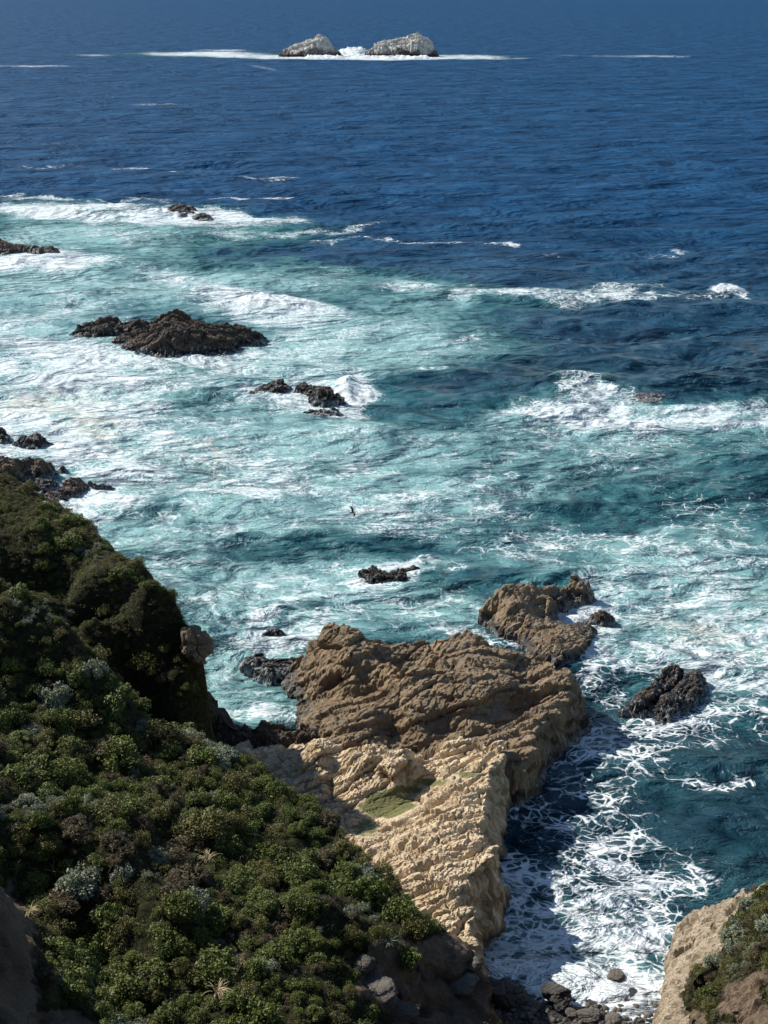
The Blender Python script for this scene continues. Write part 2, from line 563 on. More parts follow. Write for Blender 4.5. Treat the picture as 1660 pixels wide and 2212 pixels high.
# ------------------------------------------------------------------ water
def water_material():
    t = NT('sea_water')
    p = t.pos()
    foam = t.attr('foam')
    aer = t.attr('aer')
    near = t.attr('near')
    tan_ = t.attr('scum')
    warp1 = t.noise(p, .22, 3, .6, 0, True)
    warp2 = t.noise(p, 1.0, 2, .5, 0, True)
    q = t.vadd(t.vadd(p, warp1, 2.4), warp2, .5)
    mp = t.n('Mapping')
    mp.inputs['Scale'].default_value = (.82, 1.0, 0.0)
    mp.inputs['Rotation'].default_value = (0, 0, .25)
    t.t.links.new(q, mp.inputs[0])
    q2 = mp.outputs[0]
    d1 = t.vor(q2, .55, 'DISTANCE_TO_EDGE')
    d2 = t.vor(q2, 1.5, 'DISTANCE_TO_EDGE')
    d3 = t.vor(q2, 4.2, 'DISTANCE_TO_EDGE')
    nA = t.noise(q2, .35, 5, .62)
    nB = t.noise(q2, 2.2, 5, .7)
    F = t.math('ADD', foam, t.math('MULTIPLY', t.math('SUBTRACT', nA, .5), t.ramp(foam, 0, .35, 0, .9)))
    F = t.math('ADD', F, t.math('MULTIPLY', t.math('SUBTRACT', nB, .5), .22))
    Fc = t.math('MAXIMUM', F, 0.0)
    lo_ = t.ramp(aer, .2, .8, .28, .0)
    hi_ = t.ramp(aer, .2, .8, 1.4, 2.0)
    e1 = t.ramp(t.math('DIVIDE', d1, t.math('ADD', .009, t.math('MULTIPLY', Fc, .12))), lo_, hi_, 1.0, 0.0)
    e2 = t.ramp(t.math('DIVIDE', d2, t.math('ADD', .006, t.math('MULTIPLY', Fc, .2))), lo_, hi_, 1.0, 0.0)
    e3 = t.ramp(t.math('DIVIDE', d3, t.math('ADD', .005, t.math('MULTIPLY', Fc, .26))), lo_, hi_, 1.0, 0.0)
    nC = t.noise(q2, 1.1, 3, .55)
    brk = t.ramp(t.math('ADD', nC, t.math('MULTIPLY', Fc, .75)), t.ramp(aer, .2, .8, .50, .44), t.ramp(aer, .2, .8, .74, .95))
    lace = t.math('MAXIMUM', t.math('MAXIMUM', e1, t.math('MULTIPLY', e2, t.ramp(F, .08, .4))), t.math('MULTIPLY', e3, t.ramp(F, .4, .75, 0, .8)))
    solid = t.ramp(t.math('SUBTRACT', F, t.math('MULTIPLY', d2, .45)), .74, 1.12)
    fm = t.math('MAXIMUM', t.math('MULTIPLY', t.math('MULTIPLY', lace, brk), t.ramp(F, .06, .22)), solid)
    v = fm
    soft = t.ramp(F, .2, .85)
    # colour of the water body, with light and shade of the waves mixed in
    far = t.mix(t.noise(p, .012, 3, .5), (.0070, .052, .135), (.0105, .066, .155))
    nearc = t.mix(t.noise(p, .1, 3, .5), (.0085, .036, .048), (.013, .050, .062))
    deep = t.mix(near, far, nearc)
    wave_shade = t.noise(t.pos((.7, 1.2, 1), (0, 0, .12)), .085, 7, .68, .3)  # dark wave faces and sky-bright ones, painted into the sea colour by noise
    deep = t.mix(t.ramp(wave_shade, .36, .64), t.mix(.5, deep, (.002, .012, .030)), deep)
    deep = t.mix(t.ramp(wave_shade, .5, .7, 0, .35), deep, t.mix(near, (.020, .086, .165), (.020, .075, .092)))
    milky = t.noise(q2, .28, 5, .65)
    av = t.math('ADD', aer, t.math('MULTIPLY', t.math('SUBTRACT', milky, .5), t.ramp(aer, 0, .25, 0, 1.0)))
    tq1 = (.019, .095, .11)
    tq2 = (.19, .355, .355)
    body = t.mix(t.ramp(av, .05, .45), deep, tq1)
    body = t.mix(t.ramp(av, .3, .95), body, tq2)
    body = t.mix(t.math('MULTIPLY', soft, t.ramp(aer, 0, .6, .10, .55)), body, (.32, .47, .48))
    fcol = t.mix(tan_, (.66, .70, .72), (.70, .66, .55))
    col = t.mix(t.math('MULTIPLY', fm, t.ramp(aer, .1, .9, .95, .82)), body, fcol)
    t.set(t.b.inputs['Base Color'], col)
    t.set(t.b.inputs['Roughness'], t.math('MAXIMUM', t.ramp(fm, 0, 1, .16, .8, False), t.ramp(near, 0, 1, .62, .16)))
    t.b.inputs['IOR'].default_value = 1.33
    t.b.inputs['Specular Tint'].default_value = (.4, .65, 1.0, 1)
    t.set(t.b.inputs['Specular IOR Level'], t.math('MINIMUM', t.ramp(fm, 0, 1, .32, .1, False), t.ramp(near, 0, 1, .10, .30)))
    # ripples: several sizes, the small ones matter near the shore, the large ones far out
    pr = t.pos((.75, 1.25, 1), (0, 0, .15))
    g = t.n('NewGeometry')
    w0 = t.noise(pr, .045, 4, .6, .4)
    w1 = t.noise(pr, .25, 5, .62, .6)
    w2 = t.noise(pr, 1.1, 5, .65, .5)
    w3 = t.noise(pr, 4.5, 4, .6, .4)
    nrm = t.bump(w0, 1.0, 15.0)
    nrm = t.bump(w1, .9, 2.3, nrm)
    nrm = t.bump(w2, .8, .38, nrm)
    nrm = t.bump(w3, .6, .06, nrm)
    nrm = t.bump(t.math('MULTIPLY', fm, t.math('ADD', .6, nB)), .5, .045, nrm)
    t.set(t.b.inputs['Normal'], nrm)
    return t.m


M['water'] = water_material()

# foam and aerated water as surveyed: (u, v, ru, rv, angle deg, foam, aeration)
FOAM = [
    (430, 116, 130, 4, 0, .95, .8), (560, 121, 120, 3, 0, .95, .5), (680, 124, 110, 4, 0, 1, .5), (765, 114, 34, 7, 0, 1.2, 1),
    (850, 125, 120, 3.5, 0, 1, .3), (1010, 122, 90, 4, 0, .95, .5), (1100, 126, 50, 2, 0, .7, .2), (1350, 121, 160, 1.6, 0, .42, 0),
    (60, 145, 90, 2, 0, .6, 0), (190, 120, 60, 2.5, 0, .4, .3), (480, 108, 60, 2, 0, .5, .2), (560, 145, 40, 3, 12, .3, 0),
    (100, 225, 60, 2, 0, .3, 0), (340, 226, 60, 2, 0, .35, 0), (290, 359, 40, 2.5, 0, .6, 0), (110, 355, 80, 2, 0, .4, 0),
    (60, 389, 60, 2, 0, .35, 0), (370, 373, 18, 4, 0, .45, 0), (600, 384, 75, 2.5, 0, .5, 0), (530, 431, 110, 3, 0, .75, 0),
    (130, 427, 130, 3, 2, .6, .2), (300, 430, 60, 2, 0, .4, .1),
    (90, 452, 190, 16, 2, .95, .8), (330, 464, 230, 15, 2, 1.0, .8), (520, 470, 110, 8, 3, .7, .6), (150, 500, 240, 28, 0, .5, 1.0),
    (320, 525, 210, 26, 0, .38, .85), (560, 500, 120, 10, 0, .3, .5), (680, 500, 150, 4, 0, .45, .3), (60, 565, 150, 24, 0, 1.0, .9),
    (900, 522, 150, 3.5, 1, .6, .1), (1085, 530, 40, 6, 0, .65, .1), (690, 519, 45, 3, 0, .5, .1),
    (1200, 628, 300, 14, 1, .78, .55), (940, 618, 150, 12, 2, .4, .7), (1575, 620, 26, 12, 0, 1.2, .4), (1482, 541, 15, 5, 0, .9, .1),
    (1430, 556, 34, 4, 0, .5, .1), (1230, 550, 60, 3, 0, .3, 0), (1310, 570, 40, 3, 0, .3, 0),
    (1025, 724, 26, 4, 0, 1.0, .5), (895, 810, 50, 5, -4, .75, .6), (1140, 690, 60, 5, 0, .25, .1), (950, 655, 200, 30, 0, .12, .45),
    (200, 615, 420, 40, 0, .38, .85), (560, 605, 230, 25, 0, .42, .85), (60, 690, 240, 70, 0, .68, .9), (470, 630, 120, 26, 20, .95, .9),
    (560, 665, 120, 26, 5, 1.15, .9), (640, 705, 130, 30, 10, .65, .9), (760, 745, 220, 50, 0, .42, .85), (950, 740, 150, 50, 0, .25, .65),
    (100, 790, 260, 60, 0, .85, .9), (350, 800, 260, 40, 0, .66, .9), (620, 790, 220, 50, 0, .45, .85), (640, 860, 150, 30, 0, .85, .8),
    (745, 850, 40, 34, 0, 1.05, .8), (470, 770, 150, 16, 0, .8, .8),
    (150, 870, 230, 45, 0, .8, .95), (90, 940, 190, 60, 0, .85, .9), (300, 960, 180, 45, 0, .72, .9), (480, 1000, 220, 60, 0, .55, .85),
    (180, 1085, 80, 36, 0, 1.0, .8), (350, 1050, 190, 40, 0, .6, .85), (200, 1010, 120, 40, 0, .85, .8),
    (650, 950, 280, 60, 0, .38, .85), (830, 1000, 320, 80, 0, .36, .72), (600, 1080, 320, 60, 0, .46, .78), (1000, 1090, 240, 60, 0, .32, .42),
    (330, 1150, 200, 40, 0, .5, .75), (760, 1140, 240, 40, 0, .36, .55), (300, 1230, 120, 50, 0, .45, .8),
    (500, 1250, 220, 80, 0, .4, .82), (700, 1260, 230, 60, 0, .46, .75), (900, 1215, 70, 26, 0, .85, .6), (780, 1240, 30, 20, 0, .8, .6),
    (600, 1330, 220, 60, 0, .42, .82), (650, 1392, 130, 26, -8, .85, .8), (600, 1345, 40, 20, 0, .7, .7), (900, 1325, 230, 46, 0, .6, .75), (1010, 1370, 60, 20, 0, .8, .7),
    (560, 1500, 120, 80, 0, .62, .9), (600, 1540, 90, 20, 0, .7, .9), (400, 1330, 60, 30, 0, .5, .75), (470, 1430, 80, 40, 0, .4, .8),
    (1275, 850, 90, 22, 14, .85, .6), (1400, 893, 210, 20, 2, .95, .6), (1600, 888, 140, 28, 0, .85, .7), (1200, 905, 70, 30, 0, .42, .5), (1330, 860, 60, 20, 20, .8, .6),
    (1460, 930, 280, 30, 0, .25, .45), (1200, 970, 240, 70, 0, .18, .42), (1450, 990, 260, 60, 0, .16, .38), (1560, 1090, 160, 60, 0, .28, .25), (1200, 1180, 200, 40, 0, .25, .3),
    (1400, 1200, 320, 60, 0, .36, .5), (1570, 1250, 240, 80, 0, .5, .75), (1400, 1270, 160, 40, 0, .55, .85), (1450, 1340, 240, 60, 0, .55, .72),
    (1600, 1400, 160, 80, 0, .6, .6), (1620, 1480, 110, 60, 0, .55, .35), (1370, 1420, 110, 50, 0, .5, .35), (1600, 1560, 120, 40, 0, .25, .1),
    (1290, 1370, 50, 46, 0, .75, .4), (1235, 1322, 56, 20, -3, 1.5, .5), (845, 1238, 85, 24, 0, .9, .6), (385, 776, 190, 11, 0, .98, .8), (1330, 906, 200, 13, 2, 1.0, .6), (1520, 905, 190, 15, 0, .98, .6), (410, 1500, 60, 60, 0, .3, .8), (1270, 1420, 40, 40, 0, .6, .2), (1110, 1395, 60, 16, 0, .5, .2),
    (1300, 1490, 60, 60, 0, .46, .1), (1450, 1560, 120, 30, 0, .6, .1), (1250, 1600, 120, 50, 20, .5, .08), (1380, 1600, 160, 40, 0, .5, .1), (1510, 1450, 60, 60, 0, .55, .3),
    (1280, 1690, 130, 60, 0, .42, .05), (1545, 1690, 46, 12, 0, .8, .1), (1480, 1660, 60, 20, 0, .3, 0), (1120, 1740, 60, 30, 0, .45, .05), (1200, 1690, 40, 14, 0, .8, .05), (1260, 1780, 150, 50, 0, .42, .05),
    (1350, 1835, 170, 30, 0, .5, .08), (1330, 1900, 210, 46, 0, .76, .15), (1450, 1915, 80, 24, 0, .82, .12), (1300, 1980, 180, 60, 0, .82, .2),
    (1290, 2060, 180, 60, 0, .92, .3), (1290, 2150, 190, 60, 0, 1.25, .4), (1100, 1900, 60, 60, 0, .5, .1), (1110, 1970, 80, 60, 0, .7, .2), (1100, 2060, 110, 60, 0, .85, .3), (1520, 1890, 50, 40, 20, .4, 0),
    (1160, 2180, 120, 40, 0, .9, .3),
]
CALM = [(850, 885, 110, 26, 0, .5), (560, 1185, 140, 18, 0, .5), (870, 1172, 160, 20, 0, .6), (430, 1240, 60, 20, 0, .4), (600, 545, 200, 12, 0, .7),
        (1040, 1250, 90, 24, 0, .6), (1255, 1745, 40, 20, 0, .8), (270, 600, 60, 10, 0, .4), (1000, 830, 120, 40, 0, .3), (640, 1360, 20, 20, 0, .3)]
SCUM = [(100, 870, 120, 22, 0), (200, 920, 130, 20, 20), (430, 960, 60, 14, 15), (470, 1010, 40, 14, 35), (390, 1315, 40, 16, 0), (690, 1165, 60, 8, 0), (1500, 1370, 120, 26, 15), (1640, 1290, 60, 20, 0)]


def ocean():
    rs = [22.0]
    while rs[-1] < 90000:
        r = rs[-1]
        rs.append(r + max(.13, min(r * r / 90000.0, .007 * r)))
    rs = np.array(rs)
    th = np.concatenate([np.linspace(-80, -19, 90)[:-1], np.linspace(-19, 19, 640), np.linspace(19, 80, 90)[1:]])
    T, R = np.meshgrid(np.radians(th), rs)
    X = (R * np.sin(T)).ravel()
    Y = (R * np.cos(T)).ravel()
    R_ = R.ravel()
    dr = np.gradient(rs)[:, None].repeat(len(th), 1).ravel()
    u, v = chart(X, Y, np.zeros_like(X))
    # irregular margins for the foam fields
    nz = lambda su, sv, s: fbm(np.stack([u / su, v / sv, np.full_like(u, s * 3.3)], 1), 4, s)
    far = np.clip(1000 / np.maximum(R_, 60), .03, 1) ** .8
    dist_k = np.clip((v - 60) / 500, .06, 1)
    uu = u + (55 * nz(150, 46, 1) + 16 * nz(36, 12, 5)) * dist_k
    vv = v + (20 * nz(170, 50, 2) + 6 * nz(40, 12, 6)) * dist_k
    keep = np.ones_like(u)
    aeri = np.ones_like(u)
    for (cu, cv, ru, rv, an, f, a) in FOAM:
        ca, sa = math.cos(math.radians(an)), math.sin(math.radians(an))
        du, dv = uu - cu, vv - cv
        a1 = (du * ca + dv * sa) / ru
        b1 = (-du * sa + dv * ca) / rv
        g = np.exp(-(a1 * a1 + b1 * b1) ** 1.5 * .8)
        if a > .6 and f < .7:
            f *= .64
        keep = np.minimum(keep, 1.0)
        keep *= 1 - np.minimum(f * g, .99) * .58 if f < 1 else 1 - np.minimum(f * g, .995)
        ga = np.exp(-((a1 / 1.15) ** 2 + (b1 / 1.25) ** 2))
        aeri *= 1 - min(a, .98) * ga * .88
    foam = 1 - keep
    aer = 1 - aeri
    for (cu, cv, ru, rv, an, f) in CALM:
        g = np.exp(-(((uu - cu) / ru) ** 2 + ((vv - cv) / rv) ** 2))
        foam *= 1 - f * g
        aer *= 1 - f * g * .8
    scum = np.zeros_like(u)
    for (cu, cv, ru, rv, an) in SCUM:
        ca, sa = math.cos(math.radians(an)), math.sin(math.radians(an))
        du, dv = uu - cu, vv - cv
        g = np.exp(-(((du * ca + dv * sa) / ru) ** 2 + ((-du * sa + dv * ca) / rv) ** 2))
        scum = np.maximum(scum, g * .8)
    inframe = (u > -500) & (u < 2160) & (v < 2500)
    foam = np.where(inframe, foam, foam * .6)
    # break up the water with patches of lighter foam and clear lanes
    patch = nz(70, 20, 9)
    foam = np.clip(foam * (1 + .75 * patch), 0, 1.1)
    aer = np.clip(aer * (1 + .35 * nz(90, 26, 11)), 0, 1.0)
    near = smooth(420, 120, R_)
    # waves: many short crested components, running roughly towards the shore
    dx = np.zeros_like(X); dy = np.zeros_like(X); dz = np.zeros_like(X)
    r2 = np.random.default_rng(11)
    nW = 84
    grp = fbm2(X, Y, .02, 3, 77) * .5 + 1.0
    for k in range(nW):
        lam = 1.3 * (70 / 1.3) ** (k / (nW - 1)) * r2.uniform(.93, 1.07)
        a = r2.normal(0, .5 if lam < 20 else .3) - math.pi / 2 + .12
        kx, ky = math.cos(a) * 2 * math.pi / lam, math.sin(a) * 2 * math.pi / lam
        amp = .0105 * lam ** .82 if lam < 18 else .0105 * 18 ** .82 * (18 / lam) ** .25
        fade = np.clip((lam / 2.4 - dr) / (lam / 2.4), 0, 1)
        ph = kx * X + ky * Y + r2.uniform(0, 6.28)
        A = amp * fade
        dz += A * np.cos(ph)
        dx -= A * np.sin(ph) * math.cos(a) * .8
        dy -= A * np.sin(ph) * math.sin(a) * .8
    calm = smooth(60, 130, R_) * .55 + .45
    k = calm * grp * (1 - .42 * np.clip(aer, 0, 1))
    dz *= k; dx *= k; dy *= k
    # breaking water heaps up and is lumpy
    lump = fbm2(X, Y, .55, 4, 31) * .5 + .5
    heap = smooth(.72, 1.05, foam) * (.12 + .45 * np.clip(lump, 0, 1)) * smooth(85, 140, R_)
    heap += smooth(.9, 1.05, foam) * smooth(800, 1100, R_) * 2.2 * np.clip(lump, 0, 1)
    for (hu, hv, hr_u, hr_v, hh) in ((560, 662, 90, 12, 1.5), (450, 630, 60, 10, 1.0), (750, 846, 26, 20, .9), (765, 116, 30, 4, 3.5), (1575, 622, 24, 8, .4), (300, 458, 200, 7, 1.0),
                                     (1400, 888, 160, 9, .7), (1230, 826, 60, 7, .7), (60, 520, 70, 7, 1.0), (640, 1388, 60, 9, .35), (925, 1205, 30, 10, .5), (480, 1000, 30, 8, .5)):
        heap += hh * np.exp(-((u - hu) / hr_u) ** 2 - ((v - hv) / hr_v) ** 2) * (.7 + .6 * lump)
    dz += heap
    verts = np.stack([X + dx, Y + dy, dz], 1)
    m = mesh_np('sea', verts, grid_faces(len(th), len(rs))[:, ::-1], True, {'foam': foam, 'aer': aer, 'near': near, 'scum': scum}, M['water'])
    link('sea', m, kind='structure')
    # seabed under everything, out to the horizon
    return m


ocean()

# ------------------------------------------------------------------ left hillside
hill_ctrl = [
    # far spur, silhouette against the surf
    (-300, 820, 24), (-120, 960, 19), (0, 1040, 16.8), (60, 1072, 16.2), (130, 1112, 15.4), (230, 1195, 14.4), (300, 1248, 13.6), (345, 1315, 13.0), (372, 1356, 12.9), (410, 1376, 12.8),
    (100, 1200, 14.6), (200, 1290, 13.1), (40, 1180, 15.2), (300, 1335, 13.5), (200, 1335, 13.2), (100, 1285, 14.0), (10, 1245, 15.0), (360, 1365, 13.2),
    (200, 1390, 10.8), (300, 1400, 11.2), (300, 1470, 8.8), (300, 1510, 7.4), (380, 1440, 10.0), (380, 1520, 7.4), (418, 1430, 10.9), (420, 1480, 9.2), (425, 1540, 7.0), (100, 1335, 10.8), (20, 1288, 12.2),
    (200, 1425, 8.6),
    # middle spur crest
    (0, 1305, 18.2), (140, 1375, 16.0), (220, 1440, 14.6), (290, 1520, 13.0), (360, 1570, 11.9), (435, 1605, 11.0), (520, 1652, 10.3), (600, 1705, 9.8), (680, 1765, 9.6),
    (740, 1832, 9.3), (800, 1885, 9.0), (870, 1955, 8.3), (930, 2012, 7.6), (1000, 2075, 6.5), (1035, 2150, 5.2), (1050, 2230, 4.5),
    (100, 1500, 14.2), (200, 1600, 13.0), (60, 1620, 14.2), (300, 1700, 12.2), (450, 1750, 11.0), (550, 1850, 10.2), (400, 1850, 11.2), (650, 1950, 10.6), (750, 2050, 9.6), (850, 2080, 8.4),
    # near spur and gully
    (0, 1720, 15.6), (100, 1760, 14.8), (140, 1790, 14.2), (150, 1860, 12.8), (240, 1850, 13.0), (330, 1930, 12.2), (420, 2000, 11.4), (470, 2080, 10.6), (500, 2200, 10.3),
    (60, 1880, 13.6), (90, 1980, 13.0), (150, 2040, 12.0), (220, 2100, 11.2), (300, 2212, 10.8), (300, 2100, 11.4), (550, 2080, 10.8), (600, 2200, 10.3), (700, 2200, 9.2), (800, 2200, 7.9), (900, 2200, 5.9), (960, 2150, 5.9),
    # bottom-left bare rock
    (-40, 1900, 21.5), (5, 1950, 20.5), (40, 2030, 19.0), (75, 2110, 17.6), (120, 2190, 16.6), (160, 2260, 16.0),
]
hill_world = [  # the land beyond the frame, to the viewpoint's own cliff top
    (-50, 124, 16), (-48, 108, 19), (-45, 88, 20), (-45, 65, 22), (-45, 48, 26), (-70, 135, 20), (-70, 110, 24), (-70, 80, 27), (-70, 50, 32), (-100, 110, 32), (-100, 60, 38), (-100, 20, 48),
    (-30, 40, 27), (-20, 32, 27), (-8, 34, 18), (3, 40, 9), (-2, 26, 28), (-60, 20, 52), (-30, 15, 44), (-10, 14, 42), (5, 12, 43), (0, 0, 53), (15, 0, 52), (-30, 0, 53), (-30, -20, 56), (15, -20, 56), (-70, -20, 62), (12, 24, 30), (9, 34, 17), (10, 44, 6), (10, 52, 2.5),
    (-80, 150, 14), (-15.5, 87.5, 4.5), (-19, 88, 6.5), (-25, 89, 8.5), (-15, 82, 8.0),
]
hw = np.array([P(*q) for q in hill_ctrl] + [np.array(q, float) for q in hill_world])
back = [(-17, 103, -1), (-11.5, 96, .0), (-11.3, 91, .3), (-12, 86, .8), (-6.5, 85.5, 1.0), (-3, 80, 1.5), (0, 74.5, 2.0), (4.5, 69, 2.5), (7.0, 64, 1.5), (8.2, 59, .3), (9.5, 54, .3)]
_rim = [P(*q)[:2] + np.array([.4, 1.4]) for q in ((-300, 820, 24), (-120, 960, 19), (0, 1040, 16.8), (130, 1112, 15.4), (230, 1195, 14.5), (300, 1252, 13.5), (345, 1315, 13.0), (372, 1356, 12.9))] + \
       [P(*q)[:2] + np.array([.3, .3]) for q in ((425, 1374, 13.0), (420, 1430, 10.9), (420, 1480, 9.2), (425, 1540, 7.0))]
_rim2 = [P(*q)[:2] + np.array([.5, .9]) for q in ((435, 1605, 10.8), (520, 1652, 10.3), (600, 1705, 9.8), (680, 1765, 9.6), (740, 1832, 9.3), (800, 1885, 9.0), (870, 1955, 8.3), (930, 2012, 7.6), (1000, 2075, 6.5), (1035, 2150, 5.2))]
hill_poly = [(-140, 190), (-110, 180)] + [tuple(q) for q in _rim] + [tuple(q) for q in _rim2] + \
            [(5.8, 57.5), (6.6, 52), (9, 44), (13, 38), (18, 30), (24, 20), (30, -30), (-140, -30)]


def hill():
    x0, x1, y0, y1 = -75.0, 26.0, -22.0, 150.0
    xs = np.concatenate([np.arange(x0, -34, .6), np.arange(-34, 10, .16), np.arange(10, x1, .6)])
    ys = np.concatenate([np.arange(y0, 40, .6), np.arange(40, 106, .16), np.arange(106, 125, .25), np.arange(125, y1, .6)])
    gx, gy = np.meshgrid(xs, ys)
    x, y = gx.ravel(), gy.ravel()
    sd = poly_sd(np.array(hill_poly, float), x, y) + .5 * fbm2(x, y, .45, 4, 8)
    z = rbf(hw, x, y, 1.2)
    o_ = sd < 0
    z[o_] = z[o_] + sd[o_] * (3.2 + 5.0 * smooth(77, 82, y[o_]) * smooth(104, 95, y[o_]))
    inner = smooth(0, 6.0, sd)
    z += (fbm2(x, y, .15, 4, 21) * (1.5 - 1.0 * smooth(84, 92, y)) + fbm2(x, y, .6, 4, 22) * (.42 - .14 * smooth(84, 92, y))) * (.12 + .88 * inner)
    z = np.maximum(z, -3)
    u, v = chart(x, y, z)
    rock = np.zeros_like(x)
    soil = np.zeros_like(x)

    def blob(arr, cu, cv, ru, rv, s=1.0):
        np.maximum(arr, s * np.exp(-((((u - cu) / ru) ** 2 + ((v - cv) / rv) ** 2) ** 1.5)), out=arr)
    blob(rock, 424, 1388, 12, 18)
    blob(rock, 0, 2120, 95, 230); blob(rock, 130, 2230, 90, 60)
    blob(rock, 1010, 2160, 120, 90); blob(rock, 950, 2230, 130, 60, .9)
    blob(soil, 870, 2110, 110, 100, .9); blob(soil, 960, 2060, 70, 60, .8); blob(soil, 500, 2110, 40, 80, .9); blob(soil, 470, 2030, 30, 40, .5); blob(soil, 310, 2060, 30, 40, .45)
    cl = smooth(77, 80, y) * smooth(103, 100, y)
    rock = np.maximum(rock, smooth(.3, -.6, sd) * (1 - cl))
    soil = np.maximum(soil, .12 * cl * smooth(.3, -.6, sd))
    Z = z.reshape(gx.shape)
    N = grid_normals(gx, gy, blur(Z, 4)).reshape(-1, 3)
    pts = np.stack([x, y, z], 1)
    vis = (np.maximum(rock, soil) > .05) & (y > 38)
    d = np.zeros(len(x))
    idx = np.nonzero(vis)[0]
    d[idx] = rocky(pts[idx], ((2.4, .5, 1.6), (.9, .24, 1.4), (.35, .08, 1.2)), 41, ((.75, -.5, -.3), (.2, .5, 1)), .2, (), True) * (rock[idx] * .9 + soil[idx] * .35)
    q = pts + N * d[:, None]
    faces = grid_faces(len(xs), len(ys))
    kv = z > -2.2
    faces = faces[kv[faces].any(1)]
    m = mesh_np('hillside', q, faces, True, {'rock': rock, 'soil': soil}, M['slope'])
    link('hillside', m, kind='structure')
    return xs, ys, q[:, 2].reshape(gx.shape), rock.reshape(gx.shape), soil.reshape(gx.shape), sd.reshape(gx.shape)


HILL = hill()


def sampler(xs, ys, Z):
    def f(x, y):
        i = np.clip(np.searchsorted(xs, x) - 1, 0, len(xs) - 2)
        j = np.clip(np.searchsorted(ys, y) - 1, 0, len(ys) - 2)
        tx = np.clip((x - xs[i]) / (xs[i + 1] - xs[i]), 0, 1)
        ty = np.clip((y - ys[j]) / (ys[j + 1] - ys[j]), 0, 1)
        return (Z[j, i] * (1 - tx) + Z[j, i + 1] * tx) * (1 - ty) + (Z[j + 1, i] * (1 - tx) + Z[j + 1, i + 1] * tx) * ty
    return f


hz = sampler(HILL[0], HILL[1], HILL[2])
h_rock = sampler(HILL[0], HILL[1], HILL[3])
h_soil = sampler(HILL[0], HILL[1], HILL[4])
h_sd = sampler(HILL[0], HILL[1], HILL[5])

# ------------------------------------------------------------------ pale promontory
def alg(x, y, z):
    u, v = chart(x, y, z)
    a = np.zeros_like(x)
    for (cu, cv, ru, rv, s) in ((835, 1738, 70, 36, 1.0), (790, 1790, 40, 30, .7), (925, 1690, 70, 14, .75), (1010, 1672, 40, 9, .8), (880, 1705, 50, 14, .7)):
        a = np.maximum(a, s * np.exp(-((((u - cu) / ru) ** 2 + ((v - cv) / rv) ** 2) ** 1.5)))
    return a


height_rock('rock_promontory',
    [(455, 1650, .6), (500, 1612, .8), (560, 1606, 1.5), (640, 1604, 1.8), (690, 1594, 3.2), (730, 1602, 3.3), (800, 1603, 3.6), (890, 1602, 4.2), (960, 1605, 3.4), (1000, 1592, 3.8),
     (1080, 1600, 4.1), (1088, 1628, 4.2), (1062, 1668, 4.3), (1058, 1735, 4.4), (1042, 1785, 4.6), (1066, 1815, 4.9), (1056, 1850, 4.9), (1022, 1890, 4.8), (996, 1945, 4.9), (1034, 1975, 4.6),
     (1018, 2010, 4.4), (1030, 2040, 4.2), (1024, 2090, 3.6), (1040, 2140, 3.2), (1046, 2190, 2.6), (1050, 2260, 2.3), (960, 2250, 3.0), (850, 2190, 3.0), (760, 2080, 3.0), (680, 1960, 2.5), (600, 1840, 2.0), (510, 1730, 1.2)],
    [(560, 1650, 1.7), (600, 1625, 1.8), (545, 1628, 2.5), (650, 1700, 1.9), (740, 1770, 1.9), (835, 1738, 1.75), (790, 1790, 1.75), (880, 1705, 2.0), (925, 1690, 2.3), (1010, 1672, 3.2), (965, 1668, 3.6), (690, 1605, 4.3), (665, 1625, 3.6),
     (760, 1640, 3.7), (850, 1655, 4.0), (885, 1612, 4.7), (820, 1690, 2.8), (740, 1690, 2.3), (720, 1650, 2.8), (905, 1640, 2.4), (885, 1668, 2.0), (640, 1660, 2.2), (1020, 1650, 4.1), (1040, 1700, 4.3), (980, 1725, 4.2), (910, 1765, 3.6),
     (860, 1800, 3.2), (775, 1825, 2.9), (900, 1850, 4.6), (1000, 1830, 4.8), (900, 1920, 4.6), (980, 1900, 4.9), (940, 1985, 4.5), (1000, 2020, 4.4), (1000, 2080, 3.9), (950, 2060, 4.0)],
    .095, M['pale'], 'large pale tan promontory of layered rock, with a green algae pool on it', 'rock', slope=4.6, base=-1.4,
    layers=((3.0, .5, 2.4), (1.3, .3, 2.2), (.55, .13, 1.9), (.25, .05, 1.6)), axis=((.80, .60, .05), (-.6, .8, .15)), jag=.09, strata=((1.7, .24, 3.2),), blocks=.8, seed=4, coast=.28, c=.6, attr={'algae': alg})

